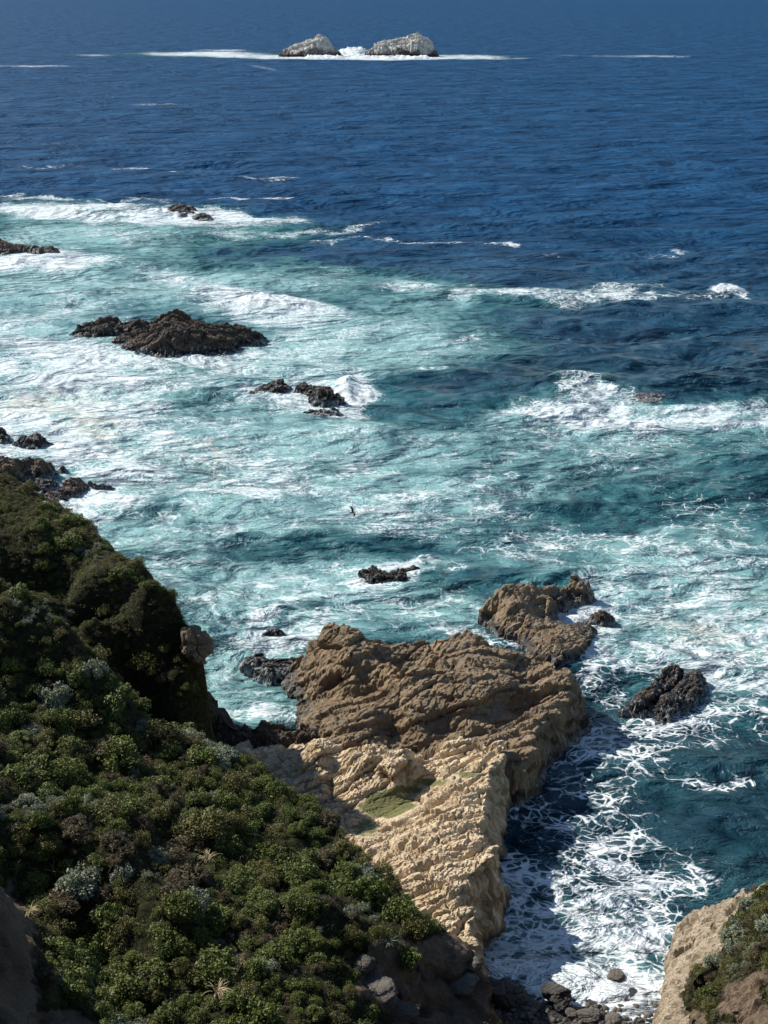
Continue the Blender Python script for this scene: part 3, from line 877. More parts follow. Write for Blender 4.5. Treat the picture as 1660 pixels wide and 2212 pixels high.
# ------------------------------------------------------------------ brown rock mass and its outliers
height_rock('rock_mass',
    [(616, 1475, .2), (612, 1445, .5), (640, 1420, 1.6), (690, 1376, 4.2), (716, 1352, 5.8), (765, 1350, 6.0), (790, 1372, 5.0), (860, 1388, 4.3), (940, 1378, 4.3), (1025, 1364, 4.7), (1060, 1390, 3.8), (1120, 1408, 2.6),
     (1170, 1424, 2.6), (1238, 1440, 3.6), (1250, 1468, 3.6), (1228, 1505, 3.4), (1190, 1550, 3.2), (1152, 1582, 3.4), (1150, 1620, 3.4), (1112, 1662, 2.6), (1085, 1640, 3.0), (1000, 1605, 3.2), (900, 1612, 2.2), (720, 1605, 2.2), (655, 1570, 1.8), (640, 1515, .3)],
    [(740, 1400, 5.6), (700, 1440, 3.6), (750, 1450, 4.2), (670, 1480, 1.6), (800, 1430, 4.7), (850, 1425, 5.1), (900, 1440, 4.9), (950, 1410, 5.5), (965, 1440, 5.2), (980, 1465, 3.2), (870, 1485, 2.4), (930, 1488, 2.4), (1000, 1430, 4.6),
     (1050, 1440, 4.2), (800, 1500, 2.9), (720, 1500, 2.2), (720, 1530, 3.2), (820, 1540, 3.5), (900, 1540, 3.9), (1000, 1520, 4.0), (1080, 1490, 4.2), (1125, 1500, 3.4), (1155, 1500, 1.9), (1130, 1550, 1.8), (1190, 1480, 3.9), (1220, 1462, 4.5), (1170, 1530, 3.6), (1080, 1570, 2.6), (850, 1592, 1.7), (950, 1580, 2.2), (1130, 1610, 3.5), (1100, 1450, 3.6), (690, 1560, 2.5)],
    .11, M['brown'], 'massive brown rock joining the far end of the pale promontory', 'rock', slope=3.6,
    layers=((4.2, .55, 2.4), (1.8, .26, 2.2), (.8, .13, 2.0), (.35, .07, 1.5)), axis=((.86, .5, .1), (-.5, .8, .5)), jag=.12, strata=((2.3, .28, 2.0),), seed=9, coast=.4, c=.7)
height_rock('rock',
    [(1046, 1340, .3), (1044, 1310, 1.5), (1070, 1280, 2.6), (1105, 1262, 3.0), (1150, 1262, 2.4), (1180, 1262, 1.9), (1240, 1242, 2.1), (1272, 1256, 1.7), (1279, 1290, .5), (1235, 1300, .2), (1192, 1308, .3), (1184, 1336, .6),
     (1225, 1344, .8), (1268, 1340, .9), (1290, 1350, .8), (1278, 1375, .9), (1245, 1404, .9), (1200, 1425, .9), (1150, 1402, .9), (1118, 1380, .5), (1080, 1370, .3)],
    [(1110, 1300, 3.0), (1140, 1320, 2.2), (1195, 1285, 1.7), (1230, 1275, 1.8), (1090, 1340, 1.6), (1155, 1350, 1.6), (1200, 1375, 1.5), (1240, 1368, 1.3), (1190, 1400, 1.3)],
    .11, M['brown'], 'low brown rock curling round a small white foam pool, seaward of the brown rock mass', 'rock', slope=3.2,
    layers=((2.4, .36, 1.6), (1.0, .18, 1.5), (.45, .09, 1.)), axis=((.8, .6, .1), (.6, -.8, .6)), jag=.14, strata=((1.6, .2, 1.5),), seed=14, coast=.2)
height_rock('rock', [(1278, 1335, .2), (1280, 1315, 1.2), (1300, 1308, 1.5), (1320, 1318, 1.2), (1324, 1335, .2), (1300, 1345, .2)], [(1300, 1322, 1.5)],
    .09, M['shore'], 'small round reddish rock in the surf right of the foam pool', 'rock', slope=2.2, layers=((1.4, .3, 1.), (.6, .15, 1.)), jag=.1, seed=23, coast=.2)
height_rock('rock', [(1355, 1532, .2), (1352, 1515, 1.0), (1400, 1478, 1.2), (1428, 1452, 1.2), (1455, 1430, 1.3), (1474, 1440, 1.1), (1460, 1475, .8), (1430, 1500, .6), (1400, 1545, .2)],
    [(1415, 1485, 1.3), (1380, 1515, 1.1)],
    .10, M['dark'], 'left half of the split black rock right of the brown rock mass', 'rock', 'halves of the split black rock', slope=2.8, layers=((1.6, .35, 1.5), (.7, .2, 1.3), (.35, .08, 1.)), axis=((.6, .8, .1), (.8, -.6, .5)), jag=.22, seed=27, coast=.25)
height_rock('rock', [(1408, 1538, .3), (1440, 1500, .7), (1462, 1480, .8), (1490, 1448, 1.1), (1512, 1442, 1.1), (1522, 1470, .8), (1505, 1510, .4), (1470, 1540, .2), (1430, 1560, .2)],
    [(1490, 1480, 1.2), (1455, 1515, 1.0)],
    .10, M['dark'], 'right half of the split black rock, nearer the open surf', 'rock', 'halves of the split black rock', slope=2.8, layers=((1.6, .35, 1.5), (.7, .2, 1.3), (.35, .08, 1.)), axis=((.6, .8, .1), (.8, -.6, .5)), jag=.22, seed=28, coast=.25)

SM = ((2.2, .36, 1.7), (1.0, .22, 1.3), (.45, .1, 1.))


def small_rock(pts, inner, label, mat='dark', seed=31, cell=.13, slope=2.0, coast=.3, layers=SM, jag=.2, group=None, **kw):
    return height_rock('rock', pts, inner, cell, M[mat], label, 'rock', group, slope=slope, coast=coast, layers=layers, jag=jag, seed=seed, base=-1.2, **kw)


small_rock([(783, 1252, .4), (785, 1228, 1.1), (815, 1224, .9), (838, 1234, .8), (868, 1224, 1.2), (895, 1217, 1.3), (908, 1238, .6), (885, 1254, .4), (830, 1256, .4)], [(880, 1236, 1.4), (800, 1238, 1.2), (840, 1245, .9)],
           'small black rock ringed by foam, farther out than the brown rock mass', seed=33, cell=.09, layers=((1.3, .5, 1.), (.6, .25, 1.), (.3, .1, 1.)), coast=.2)
small_rock([(572, 1372, .2), (580, 1362, .6), (605, 1360, .6), (616, 1372, .2), (600, 1382, 0)], [], 'tiny black rock awash left of the brown rock mass', seed=35, cell=.08, layers=((1., .25, 1.), (.4, .1, 1.)), coast=.12)
small_rock([(528, 1432, 0), (532, 1415, .6), (560, 1412, .8), (600, 1425, .5), (640, 1420, .6), (645, 1445, .4), (610, 1452, .1), (590, 1460, 0), (560, 1445, .1)], [(585, 1435, .7), (625, 1435, .6)],
           'low black ledge awash touching the left end of the brown rock mass', seed=37, cell=.09, layers=((1.3, .3, 1.3), (.6, .15, 1.)), coast=.2)
small_rock([(420, 1600, .2), (418, 1520, 3.4), (430, 1480, 4.4), (462, 1500, 3.6), (480, 1520, 2.8), (494, 1552, 2.4), (520, 1562, 2.3), (600, 1560, 2.5), (650, 1556, 2.7), (672, 1570, 2.7), (668, 1590, 2.0), (600, 1596, 1.8), (520, 1596, 1.5)],
           [(450, 1540, 3.6), (560, 1575, 2.4)], 'dark shaded rock wall at the foot of the left slope, behind the small cove', seed=39, cell=.1, slope=3.4)
# offshore
big = ((3.6, .7, 2.0), (1.7, .38, 1.7), (.8, .18, 1.3))
small_rock([(240, 745, .1), (300, 765, .1), (345, 770, .1), (420, 769, .1), (480, 768, .1), (525, 757, .2), (570, 733, .3), (566, 716, 1.4), (530, 702, 2.4), (480, 694, 2.8), (425, 697, 3.1), (400, 680, 4.8), (385, 668, 5.6), (362, 682, 4.2), (330, 697, 3.2), (290, 712, 1.8), (246, 734, .6)],
           [(420, 735, 2.3), (350, 740, 2.2), (480, 730, 2.4), (300, 735, 1.6), (385, 700, 4.0)], 'largest black offshore rock, with a pointed peak and white water running down it', seed=43, cell=.16, slope=1.6, layers=big, jag=.22, coast=.5)
small_rock([(156, 726, .1), (156, 712, .9), (188, 694, 1.9), (232, 684, 2.4), (300, 686, 2.6), (332, 692, 2.2), (330, 708, 1.0), (270, 716, .6), (230, 728, .2), (190, 730, .1)], [(230, 704, 1.8), (290, 698, 2.1)],
           'long black ledge lying against the left side of the peaked offshore rock', seed=47, cell=.16, slope=1.6, layers=big, jag=.3, coast=.4)
small_rock([(530, 852, 0), (555, 838, .4), (575, 828, .8), (608, 822, 1.0), (628, 832, .7), (620, 845, .3), (580, 855, 0)], [(600, 834, 1.2)], 'left of the pair of black rocks washed by foam below the peaked rock', seed=51, cell=.14, slope=1.4, layers=((2., .5, 1.3), (.9, .3, 1.)), coast=.4)
small_rock([(640, 838, .8), (655, 828, 1.5), (690, 830, 1.7), (732, 856, 1.0), (728, 868, .2), (700, 870, .1), (672, 862, .2), (665, 848, .6)], [(695, 848, 1.4)], 'right of the pair of black rocks washed by foam below the peaked rock', seed=53, cell=.14, slope=1.6, layers=((2., .5, 1.3), (.9, .3, 1.)), coast=.4)
small_rock([(655, 895, -.2), (665, 884, .3), (720, 882, .3), (735, 892, 0), (700, 898, -.2)], [], 'barely showing dark rock in the foam just below the right of the washed pair', seed=55, cell=.14, slope=1.0, layers=((1.5, .3, 1.3), (.9, .15, 1.)), coast=.3)
small_rock([(358, 458, .5), (362, 446, 1.6), (390, 438, 2.5), (420, 446, 1.6), (425, 458, .6), (390, 464, .3)], [(392, 446, 2.6)], 'black rock in the white surf line far left, the taller of two', seed=57, cell=.3, slope=1.2, layers=((3, .6, 1.8), (1.4, .3, 1.4)), coast=.5)
small_rock([(418, 466, .5), (430, 458, 1.5), (452, 462, 1.3), (458, 472, .5), (430, 474, .3)], [], 'low black rock in the white surf line far left, just right of the taller one', seed=58, cell=.3, slope=1.0, layers=((3, .5, 1.6), (1.4, .3, 1.)), coast=.5)
small_rock([(-60, 545, .2), (-50, 522, 1.2), (0, 520, 1.5), (40, 524, 1.4), (100, 528, 1.0), (122, 538, .8), (110, 546, .2), (50, 545, .2)], [(20, 532, 1.7), (80, 536, 1.3), (-20, 532, 1.6)], 'long reddish brown reef at the left edge among white surf', 'shore', seed=61, cell=.25, slope=1.3, layers=((3, .9, 1.5), (1.4, .5, 1.)), coast=.6)
small_rock([(-30, 955, .3), (-20, 928, 1.2), (8, 926, 1.1), (18, 938, .5), (22, 950, .1)], [], 'small black rock cut by the left edge, above the reddish shore rock', seed=63, cell=.13, slope=1.6, coast=.3)
small_rock([(35, 958, .2), (42, 942, 1.0), (65, 940, 1.2), (110, 955, .5), (105, 963, .1), (60, 966, 0)], [(70, 950, 1.0)], 'low dark rock in the foam right of the one cut by the left edge', seed=64, cell=.13, slope=1.6, coast=.3)
small_rock([(-60, 1050, .5), (-50, 990, 3.0), (0, 984, 2.8), (60, 982, 2.4), (100, 992, 1.8), (134, 1002, .8), (125, 1015, .2), (70, 1028, .3), (40, 1045, .3)], [(30, 1005, 2.3), (80, 1005, 1.6)],
           'broad reddish brown shore rock at the left edge above the green spur', 'shore', seed=65, cell=.12, slope=2.2, coast=.4)
small_rock([(50, 1060, .2), (80, 1035, .7), (110, 1028, 1.0), (122, 1035, .6), (100, 1055, .2), (80, 1070, .1)], [], 'small dark rock between the reddish shore rock and the surf-washed one', 'dark', seed=66, cell=.12, slope=1.8, coast=.3)
small_rock([(95, 1110, .5), (100, 1070, 1.0), (140, 1040, 1.4), (170, 1030, 1.5), (200, 1040, .9), (250, 1048, .1), (200, 1058, .1), (150, 1070, .4), (125, 1100, .5)], [(165, 1045, 1.2)],
           'dark rock wreathed in surf at the foot of the far green spur', 'shore', seed=67, cell=.11, slope=1.8, coast=.35)
small_rock([(1340, 858, -.1), (1360, 842, .3), (1400, 840, .4), (1440, 848, .3), (1430, 866, .0), (1390, 872, -.1)], [(1395, 853, .45)], 'smooth brown rock just breaking the surface inside the right-hand breaker', 'dark', seed=69, cell=.14, slope=.8, layers=((2.5, .2, 1.5), (.9, .1, 1.)), coast=.5, jag=.05)


# sea stacks, surveyed in metres about their own centres
def stack(name, u, v, prof, depth, label, seed):
    c = P(u, v, 0)
    out, inn = [], []
    n = len(prof)
    for (dx, h) in prof:
        out.append((c[0] + dx, c[1] - depth * .35 * (1 - (dx / prof[-1][0]) ** 2 * .8), max(.2, h * .18)))
        inn.append((c[0] + dx * .97, c[1] + depth * .15, h))
        inn.append((c[0] + dx * .97, c[1] - depth * .12, h * .72))
    for (dx, h) in reversed(prof[1:-1]):
        out.append((c[0] + dx, c[1] + depth * .75 * (1 - (dx / prof[-1][0]) ** 2 * .8), h * .3))
    return height_rock(name, out, inn[2:-2], .8, M['stack'], label, 'sea stack', 'white-topped sea stacks', slope=1.6, base=-4, layers=((9, 2.2, 1.5), (4, 1.2, 1.4), (1.8, .5, 1.2)),
                       jag=.7, seed=seed, coast=1.6, c=2.0, world_pts=True, margin=9)


stack('sea_stack', 672, 122, [(-27, 0.5), (-21, 5.5), (-13, 10), (-4, 13), (6, 16.5), (11, 16.5), (17, 11), (21, 5), (27, 1)], 26, 'left of the two pale sea stacks, steep and dark on its right', 71)
stack('sea_stack', 866, 122, [(-34, 1.5), (-26, 4.5), (-18, 11.5), (-6, 14), (6, 15.5), (16, 17), (22, 14), (28, 7.5), (31, 1)], 30, 'right of the two pale sea stacks, with a longer left shoulder', 73)

# ------------------------------------------------------------------ right headland
def rattr(x, y, z, which):
    u, v = chart(x, y, z)
    edge = poly_sd([(1510, 2212), (1470, 2160), (1500, 2100), (1545, 2060), (1570, 1990), (1590, 1945), (1640, 1915), (1700, 1880), (2400, 1500), (2600, 3200), (1400, 3200), (1430, 2240)], u, v)
    nn = fbm2(x, y, .5, 4, 55) * 16
    veg = smooth(-6, 10, edge + nn)
    bare = np.zeros_like(x)
    for (cu, cv, ru, rv) in ((1600, 2160, 60, 50), (1500, 2200, 40, 24), (1640, 2110, 40, 20), (1640, 2200, 50, 40), (1595, 1935, 40, 16), (1600, 2230, 90, 30)):
        bare = np.maximum(bare, np.exp(-(((u - cu) / ru) ** 2 + ((v - cv) / rv) ** 2)))
    return {'rock': np.maximum(1 - veg, 0), 'soil': bare * veg}[which]


R_OUT = [(1474, 2000, .9), (1482, 1972, 2.2), (1502, 1955, 3.4), (1570, 1957, 4.4), (1592, 1924, 6.4), (1660, 1896, 9.4), (1760, 1860, 12.5), (1950, 1850, 17), (2300, 1950, 22), (2500, 2500, 26), (1950, 3600, 40), (1500, 2900, 10), (1400, 2500, 1.2), (1406, 2300, .8),
         (1412, 2212, .8), (1424, 2160, .8), (1444, 2085, .8)]
R_IN = [(1530, 2050, 4.6), (1490, 2110, 4.2), (1455, 2180, 3.6), (1500, 2000, 3.6), (1545, 1990, 4.6), (1580, 2010, 6.3), (1660, 2050, 10.0), (1610, 2080, 8.2), (1560, 2130, 7.0), (1500, 2200, 6.0), (1470, 2250, 4.4), (1660, 2212, 11.5), (1800, 2212, 16), (1600, 2212, 9.0), (1620, 1960, 7.6), (1600, 2500, 14), (1800, 3000, 30)]
r_obj, r_grid = height_rock('headland', R_OUT, R_IN, .12, M['head'], kind='structure', slope=4.0, layers=((2.4, .32, 1.4), (.9, .22, 1.2), (.35, .09, 1.)), jag=.14, seed=81, coast=.25, c=.8,
                            attr={'rock': lambda x, y, z: rattr(x, y, z, 'rock'), 'soil': lambda x, y, z: rattr(x, y, z, 'soil')}, ret=True)
rxs = np.linspace(r_grid[0], r_grid[2], r_grid[4])
rys = np.linspace(r_grid[1], r_grid[3], r_grid[5])
rz = sampler(rxs, rys, r_grid[6])

# ------------------------------------------------------------------ beach and seabed
def beach():
    xs = np.arange(2, 26, .2)
    ys = np.arange(30, 72, .2)
    gx, gy = np.meshgrid(xs, ys)
    x, y = gx.ravel(), gy.ravel()
    sh = [P(1050, 2120)[:2], P(1200, 2178)[:2], P(1290, 2192)[:2], P(1420, 2222)[:2]]
    a, b = sh[0], sh[-1]
    dirv = (b - a) / np.linalg.norm(b - a)
    nrm = np.array([dirv[1], -dirv[0]])
    if nrm[1] > 0:
        nrm = -nrm
    d = (x - a[0]) * nrm[0] + (y - a[1]) * nrm[1]
    z = np.clip(.12 * d + .1 + .15 * fbm2(x, y, .4, 3, 3) + .12 * fbm2(x, y, 2, 3, 4), -1.5, 30)
    m = mesh_np('beach', np.stack([x, y, z], 1), grid_faces(len(xs), len(ys)), True, None, M['wet_boulder'])
    link('beach', m, kind='structure')
    return sampler(xs, ys, z.reshape(gx.shape))


bz = beach()


# boulders
def boulder_mesh(seed, flat=.7, elong=1.2, lay=((1.1, .26, 1.), (.5, .1, 1.)), mat=None, n=48):
    th = np.linspace(0, 2 * np.pi, n * 2, endpoint=False)
    ph = np.linspace(0.001, np.pi - .001, n)
    T, F = np.meshgrid(th, ph)
    d = np.stack([np.sin(F) * np.cos(T), np.sin(F) * np.sin(T), np.cos(F)], -1).reshape(-1, 3)
    r_ = np.random.default_rng(seed)
    pl = r_.normal(size=(11, 3)); pl /= np.linalg.norm(pl, axis=1)[:, None]
    off = r_.uniform(.6, .95, 11)
    rad = np.ones(len(d)) * 1.05
    for k in range(11):                      # cut by random joint planes
        c_ = d @ pl[k]
        rr = np.where(c_ > .05, off[k] / np.maximum(c_, .05), 9)
        rad = -np.log(np.exp(-rad * 14) + np.exp(-np.minimum(rr, 3) * 14)) / 14
    p = d * rad[:, None]
    p += d * rocky(p * 1.0 + seed * 3.1, lay, seed, None, .05)[:, None] * .35
    p *= np.array([elong, 1, flat]) * .5
    idx = np.arange(n * n * 2).reshape(n, 2 * n)
    nx_ = np.roll(idx, -1, 1)
    f = np.stack([idx[:-1], idx[1:], nx_[1:], nx_[:-1]], -1).reshape(-1, 4)
    return mesh_np('boulder', p, f, True, None, mat)


def put_boulder(u, v, z, size, mat, label, seed, flat=.7, elong=1.2, rz_=0.0, group=None, name='boulder'):
    m = boulder_mesh(seed, flat, elong, mat=M[mat])
    p = P(u, v, z)
    o = link(name, m, p, label, 'boulder', group)
    o.scale = (size, size, size)
    o.rotation_euler = (0, 0, rz_)
    return o


put_boulder(1092, 2150, .5, 2.5, 'wet_boulder', 'broad black boulder in the shade at the foot of the promontory, left of the beach', 101, .6, 1.25, -.25)
put_boulder(1206, 2150, .55, 1.9, 'wet_boulder', 'black boulder half in sun at the edge of the shadow on the beach', 102, .75, 1.15, -.2)
put_boulder(1335, 2108, .0, 1.0, 'boulder', 'small olive boulder alone in the white foam near the beach', 103, .6, 1.2, .3)
put_boulder(1270, 2192, .3, 1.2, 'boulder', 'flat sunlit brown boulder at the foam line by the bottom edge', 104, .5, 1.6, .1)
put_boulder(1325, 2203, .3, 1.0, 'boulder', 'rounded sunlit boulder at the foam line, right of the flat brown one', 105, .7, 1.1, .8)
put_boulder(1235, 2188, .35, .8, 'boulder', 'small pale boulder just below the half-sunlit black boulder', 106, .7, 1.0, .5)
put_boulder(1218, 2170, .35, 1.1, 'wet_boulder', 'dark boulder wedged under the half-sunlit black boulder', 107, .7, 1.2, 1.)
for (u, v, s, lab, sd_, fl, el, rt) in (
        (800, 2140, 2.3, 'largest grey boulder on the shaded slope, with a sunlit tip', 111, .65, 1.35, -.5),
        (858, 2190, 1.7, 'flat-topped grey boulder near the bottom edge of the shaded slope', 112, .5, 1.5, 0.),
        (782, 2085, 1.2, 'dull brown boulder above the largest grey boulder', 113, .7, 1.2, .4),
        (868, 2147, .75, 'small round grey boulder right of the largest grey boulder', 114, .8, 1.1, .2),
        (852, 2165, .6, 'smallest grey boulder between the round one and the flat-topped one', 115, .8, 1., .9),
        (1022, 2085, 1.1, 'brown boulder at the top of the shaded slope, below the sunlit rock', 116, .75, 1.2, .1),
        (918, 2112, .45, 'small pale stone on bare dirt above the round grey boulder', 117, .8, 1., .3),
        (905, 2092, .4, 'small dull stone on the dirt, topmost of the stones there', 118, .8, 1.1, .7),
        (1000, 2125, 1.5, 'brown boulder embedded in the shaded slope near the cove edge', 119, .6, 1.3, -.3),
        (97, 1088, .55, 'small white stone on the crest of the far green spur', 120, .5, 1.9, -.4)):
    # drop onto the slope along the sight line
    best = None
    for D in np.arange(40, 140, .1):
        du, dv = u - CU, v - CV
        t_ = D / (FD * cP - dv * sP)
        x_, z_ = du * t_, H + (-FD * sP - dv * cP) * t_
        if hz(np.array([x_]), np.array([D]))[0] > z_:
            best = (x_, D, z_)
            break
    if best is None:
        continue
    mm = M['boulder']
    if sd_ == 120:
        mm = rock_material('white_stone', (.7, .68, .62), (.8, .78, .72), (.7, .68, .6), (.5, .48, .4), -9, .1, 1.3)
    o = link('boulder', boulder_mesh(sd_, fl, el, mat=mm), best, lab, 'boulder')
    o.scale = (s, s, s)
    o.rotation_euler = (0.1, -.1, rt)


_ox = P(420, 1395, 12.0)
_o = link('outcrop', boulder_mesh(141, 1.15, 1.1, lay=((.8, .4, 1.4), (.35, .16, 1.2), (.15, .07, 1.)), mat=M['boulder_brown'], n=90), _ox, 'jutting brown rock outcrop at the seaward end of the far green spur', 'rock')
_o.scale = (2.3, 3.0, 2.3)
# pebbles and cobbles of the beach
def cobbles():
    protos = []
    for k in range(5):
        n = 7
        th = np.linspace(0, 2 * np.pi, n * 2, endpoint=False)
        ph = np.linspace(.01, np.pi - .01, n)
        T, F = np.meshgrid(th, ph)
        d = np.stack([np.sin(F) * np.cos(T), np.sin(F) * np.sin(T), np.cos(F)], -1).reshape(-1, 3)
        p = d * (1 + .25 * fbm(d * 1.3 + k * 9, 2, k))[:, None] * np.array([1.2, .95, .65])
        idx = np.arange(n * n * 2).reshape(n, 2 * n)
        nx_ = np.roll(idx, -1, 1)
        protos.append((p, np.stack([idx[:-1], idx[1:], nx_[1:], nx_[:-1]], -1).reshape(-1, 4)))
    V, F_, off = [], [], 0
    r_ = np.random.default_rng(5)
    for k in range(2800):
        x, y = r_.uniform(5, 16), r_.uniform(50, 66)
        z = bz(np.array([x]), np.array([y]))[0]
        if z < -.25:
            continue
        s = r_.lognormal(-2.4, .5)
        s = min(s, .5)
        a = r_.uniform(0, 6.28)
        p, f = protos[k % 5]
        ca, sa = math.cos(a), math.sin(a)
        q = p @ np.array([[ca, sa, 0], [-sa, ca, 0], [0, 0, 1]]) * s + np.array([x, y, z + s * .2])
        V.append(q); F_.append(f + off); off += len(p)
    m = mesh_np('cobbles', np.concatenate(V), np.concatenate(F_), True, None, M['boulder'])
    link('cobbles', m, kind='stuff', label='grey and brown cobbles covering the small beach', cat='cobbles')


cobbles()

# ------------------------------------------------------------------ vegetation
def leaf_cards(cen, nor, size, aspect, r_, droop=.0):
    """one small folded leaf (a quad) per row"""
    n = len(cen)
    a = r_.normal(size=(n, 3))
    nor = nor + a * .75
    nor /= np.linalg.norm(nor, axis=1)[:, None]
    t = np.cross(nor, r_.normal(size=(n, 3)))
    t /= np.linalg.norm(t, axis=1)[:, None] + 1e-9
    b = np.cross(nor, t)
    L = (size * r_.uniform(.6, 1.4, n))[:, None]
    W = L * aspect
    v = np.stack([cen - t * L * .5, cen + b * W * .5, cen + t * L * .5, cen - b * W * .5], 1)
    return v.reshape(-1, 3)


def shrub_mesh(seed, kind, leaf, n_cl=26, per=62, mat=None):
    r_ = np.random.default_rng(seed)
    V, T = [], []
    for k in range(n_cl):
        a, e = r_.uniform(0, 6.28), math.asin(r_.uniform(-.05, 1))
        rr = r_.uniform(.25, .5)
        c = np.array([math.cos(a) * math.cos(e), math.sin(a) * math.cos(e), math.sin(e) * .85]) * rr
        cr = r_.uniform(.09, .2)
        d = r_.normal(size=(per, 3)); d /= np.linalg.norm(d, axis=1)[:, None]
        pos = c + d * cr * (r_.uniform(.35, 1.05, per) ** .6)[:, None]
        nor = d * .7 + np.array([0, 0, .5])
        V.append(leaf_cards(pos, nor, leaf, .55 if kind != 'dry' else .16, r_))
        T.append(np.repeat(np.clip(r_.uniform(0, 1) * .5 + r_.uniform(0, .5, per), 0, 1), 4))
    V = np.concatenate(V)
    V[:, 2] = np.maximum(V[:, 2], -.12)
    m = mesh_np('shrub_foliage', V, np.arange(len(V)).reshape(-1, 4), False, {'tint': np.concatenate(T)}, mat)
    return m


def stems_mesh(seed, n=9, mat=None):
    r_ = np.random.default_rng(seed)
    V, F, off = [], [], 0
    for k in range(n):
        a = r_.uniform(0, 6.28)
        tip = np.array([math.cos(a) * r_.uniform(.1, .42), math.sin(a) * r_.uniform(.1, .42), r_.uniform(.2, .42)])
        mid = tip * .5 + np.array([0, 0, .04])
        pts = [np.array([0, 0, -.15]), mid, tip]
        rad = [.022, .013, .005]
        for i in range(3):
            for j in range(4):
                an = j * math.pi / 2
                V.append(pts[i] + np.array([math.cos(an), math.sin(an), 0]) * rad[i])
        for i in range(2):
            for j in range(4):
                F.append([off + i * 4 + j, off + i * 4 + (j + 1) % 4, off + i * 4 + 4 + (j + 1) % 4, off + i * 4 + 4 + j])
        off += 12
    V = np.array(V)
    return mesh_np('shrub_stems', V, np.array(F), True, {'tint': np.full(len(V), .4)}, mat)


PROTO = {}
for kind, leaf, mat in (('green', .066, 'green'), ('olive', .055, 'olive'), ('sage', .07, 'sage'), ('dry', .14, 'dry')):
    PROTO[kind] = [(shrub_mesh(200 + 10 * i + len(kind), kind, leaf, 34 + 4 * i, 84, M[mat]), stems_mesh(300 + i, 9, M['stem'])) for i in range(4)]

KIND_TXT = {'green': 'rounded dark green shrub', 'olive': 'low olive green shrub', 'sage': 'pale grey-green sage shrub', 'dry': 'dry brown twiggy shrub'}


LAND = [(0, 1090, 'by the left end of the far spur crest'), (130, 1140, 'on the far spur crest'), (240, 1230, 'halfway down the far spur crest'), (330, 1320, 'near the low end of the far spur'),
        (410, 1400, 'beside the jutting brown outcrop'), (80, 1240, 'on the sunny top of the far spur'), (200, 1340, 'on the face of the far spur'), (330, 1470, 'in the gap behind the middle spur'),
        (20, 1320, 'at the left end of the middle spur crest'), (150, 1420, 'on the upper middle spur crest'), (290, 1530, 'on the middle spur crest'), (420, 1620, 'at the bend of the middle spur crest'),
        (520, 1680, 'above the shaded rock floor'), (640, 1760, 'on the edge facing the algae pool'), (760, 1880, 'on the edge above the sunlit layered rock'), (880, 2000, 'on the lower edge above the promontory'),
        (60, 1500, 'high at the left edge below the middle crest'), (220, 1590, 'below the middle crest'), (60, 1640, 'just above the grey-green crest at left'), (200, 1740, 'right of the grey-green crest at left'),
        (60, 1800, 'just below the grey-green crest at left'), (340, 1740, 'in the upper middle of the slope'), (480, 1820, 'in the middle of the slope'), (360, 1880, 'in the centre of the near slope'),
        (180, 1930, 'around the straw grass clumps at left'), (600, 1950, 'in the right middle of the slope'), (460, 1980, 'above the bare dirt bank'), (700, 2050, 'in the lower right of the slope'),
        (600, 2140, 'right of the bare dirt bank'), (740, 2190, 'at the bottom edge left of the grey boulders'), (860, 2130, 'among the grey boulders'), (300, 2080, 'left of the bare dirt bank'),
        (330, 2190, 'at the bottom edge in the gully'), (120, 2080, 'in the gully beside the bare rock'), (450, 2180, 'at the bottom edge by the dirt bank')]
RLAND = [(1640, 1960, 'at the top of the right headland'), (1590, 2050, 'beside the grey face of the right headland'), (1650, 2060, 'at the right edge of the headland'), (1530, 2140, 'low on the right headland'),
         (1620, 2150, 'above the bare dirt of the headland'), (1480, 2200, 'at the bottom of the right headland'), (1630, 2210, 'in the bottom right corner')]


def region(u, v, side):
    L = RLAND if side == 'right' else LAND
    return min(L, key=lambda q: (q[0] - u) ** 2 + (q[1] - v) ** 2)[2]


def add_shrub(kind, i, loc, size, rot, tilt, label, group, flat=1.0):
    fol, stm = PROTO[kind][i % 4]
    e = bpy.data.objects.new('shrub', None)
    C.collection.objects.link(e)
    e.empty_display_size = .2
    e.location = loc
    e.rotation_euler = (tilt[0], tilt[1], rot)
    e.scale = (size * random.uniform(.8, 1.3), size * random.uniform(.8, 1.2), size * flat)
    e['label'] = label
    e['category'] = 'shrub'
    e['group'] = group
    a = bpy.data.objects.new('foliage', fol); C.collection.objects.link(a); a.parent = e
    b = bpy.data.objects.new('stems', stm); C.collection.objects.link(b); b.parent = e
    return e


rv = np.random.default_rng(99)


def veg_kind(u, v, side, x, y):
    n = fbm2(np.array([x]), np.array([y]), .28, 3, 66)[0]
    r = rv.uniform()
    if side == 'right':
        return 'sage' if r < .34 else ('dry' if r < .6 else ('green' if r < .8 else 'olive'))
    crest = max(math.exp(-((u - 60) / 90) ** 2 - ((v - 1745) / 35) ** 2), math.exp(-((u - 480) / 50) ** 2 - ((v - 1630) / 28) ** 2),
                math.exp(-((u - 60) / 100) ** 2 - ((v - 1330) / 30) ** 2), math.exp(-((u - 330) / 90) ** 2 - ((v - 1560) / 20) ** 2), .7 * math.exp(-((u - 200) / 40) ** 2 - ((v - 1200) / 20) ** 2))
    if r < crest * .9:
        return 'sage'
    if v < 1400 and u < 420:
        return 'olive' if n > -.1 and r < .75 else ('dry' if r < .3 else 'green')
    if n > .1:
        return 'green' if r < .75 else 'olive'
    return 'dry' if r < .28 else ('olive' if r < .5 else ('green' if r < .94 else 'sage'))


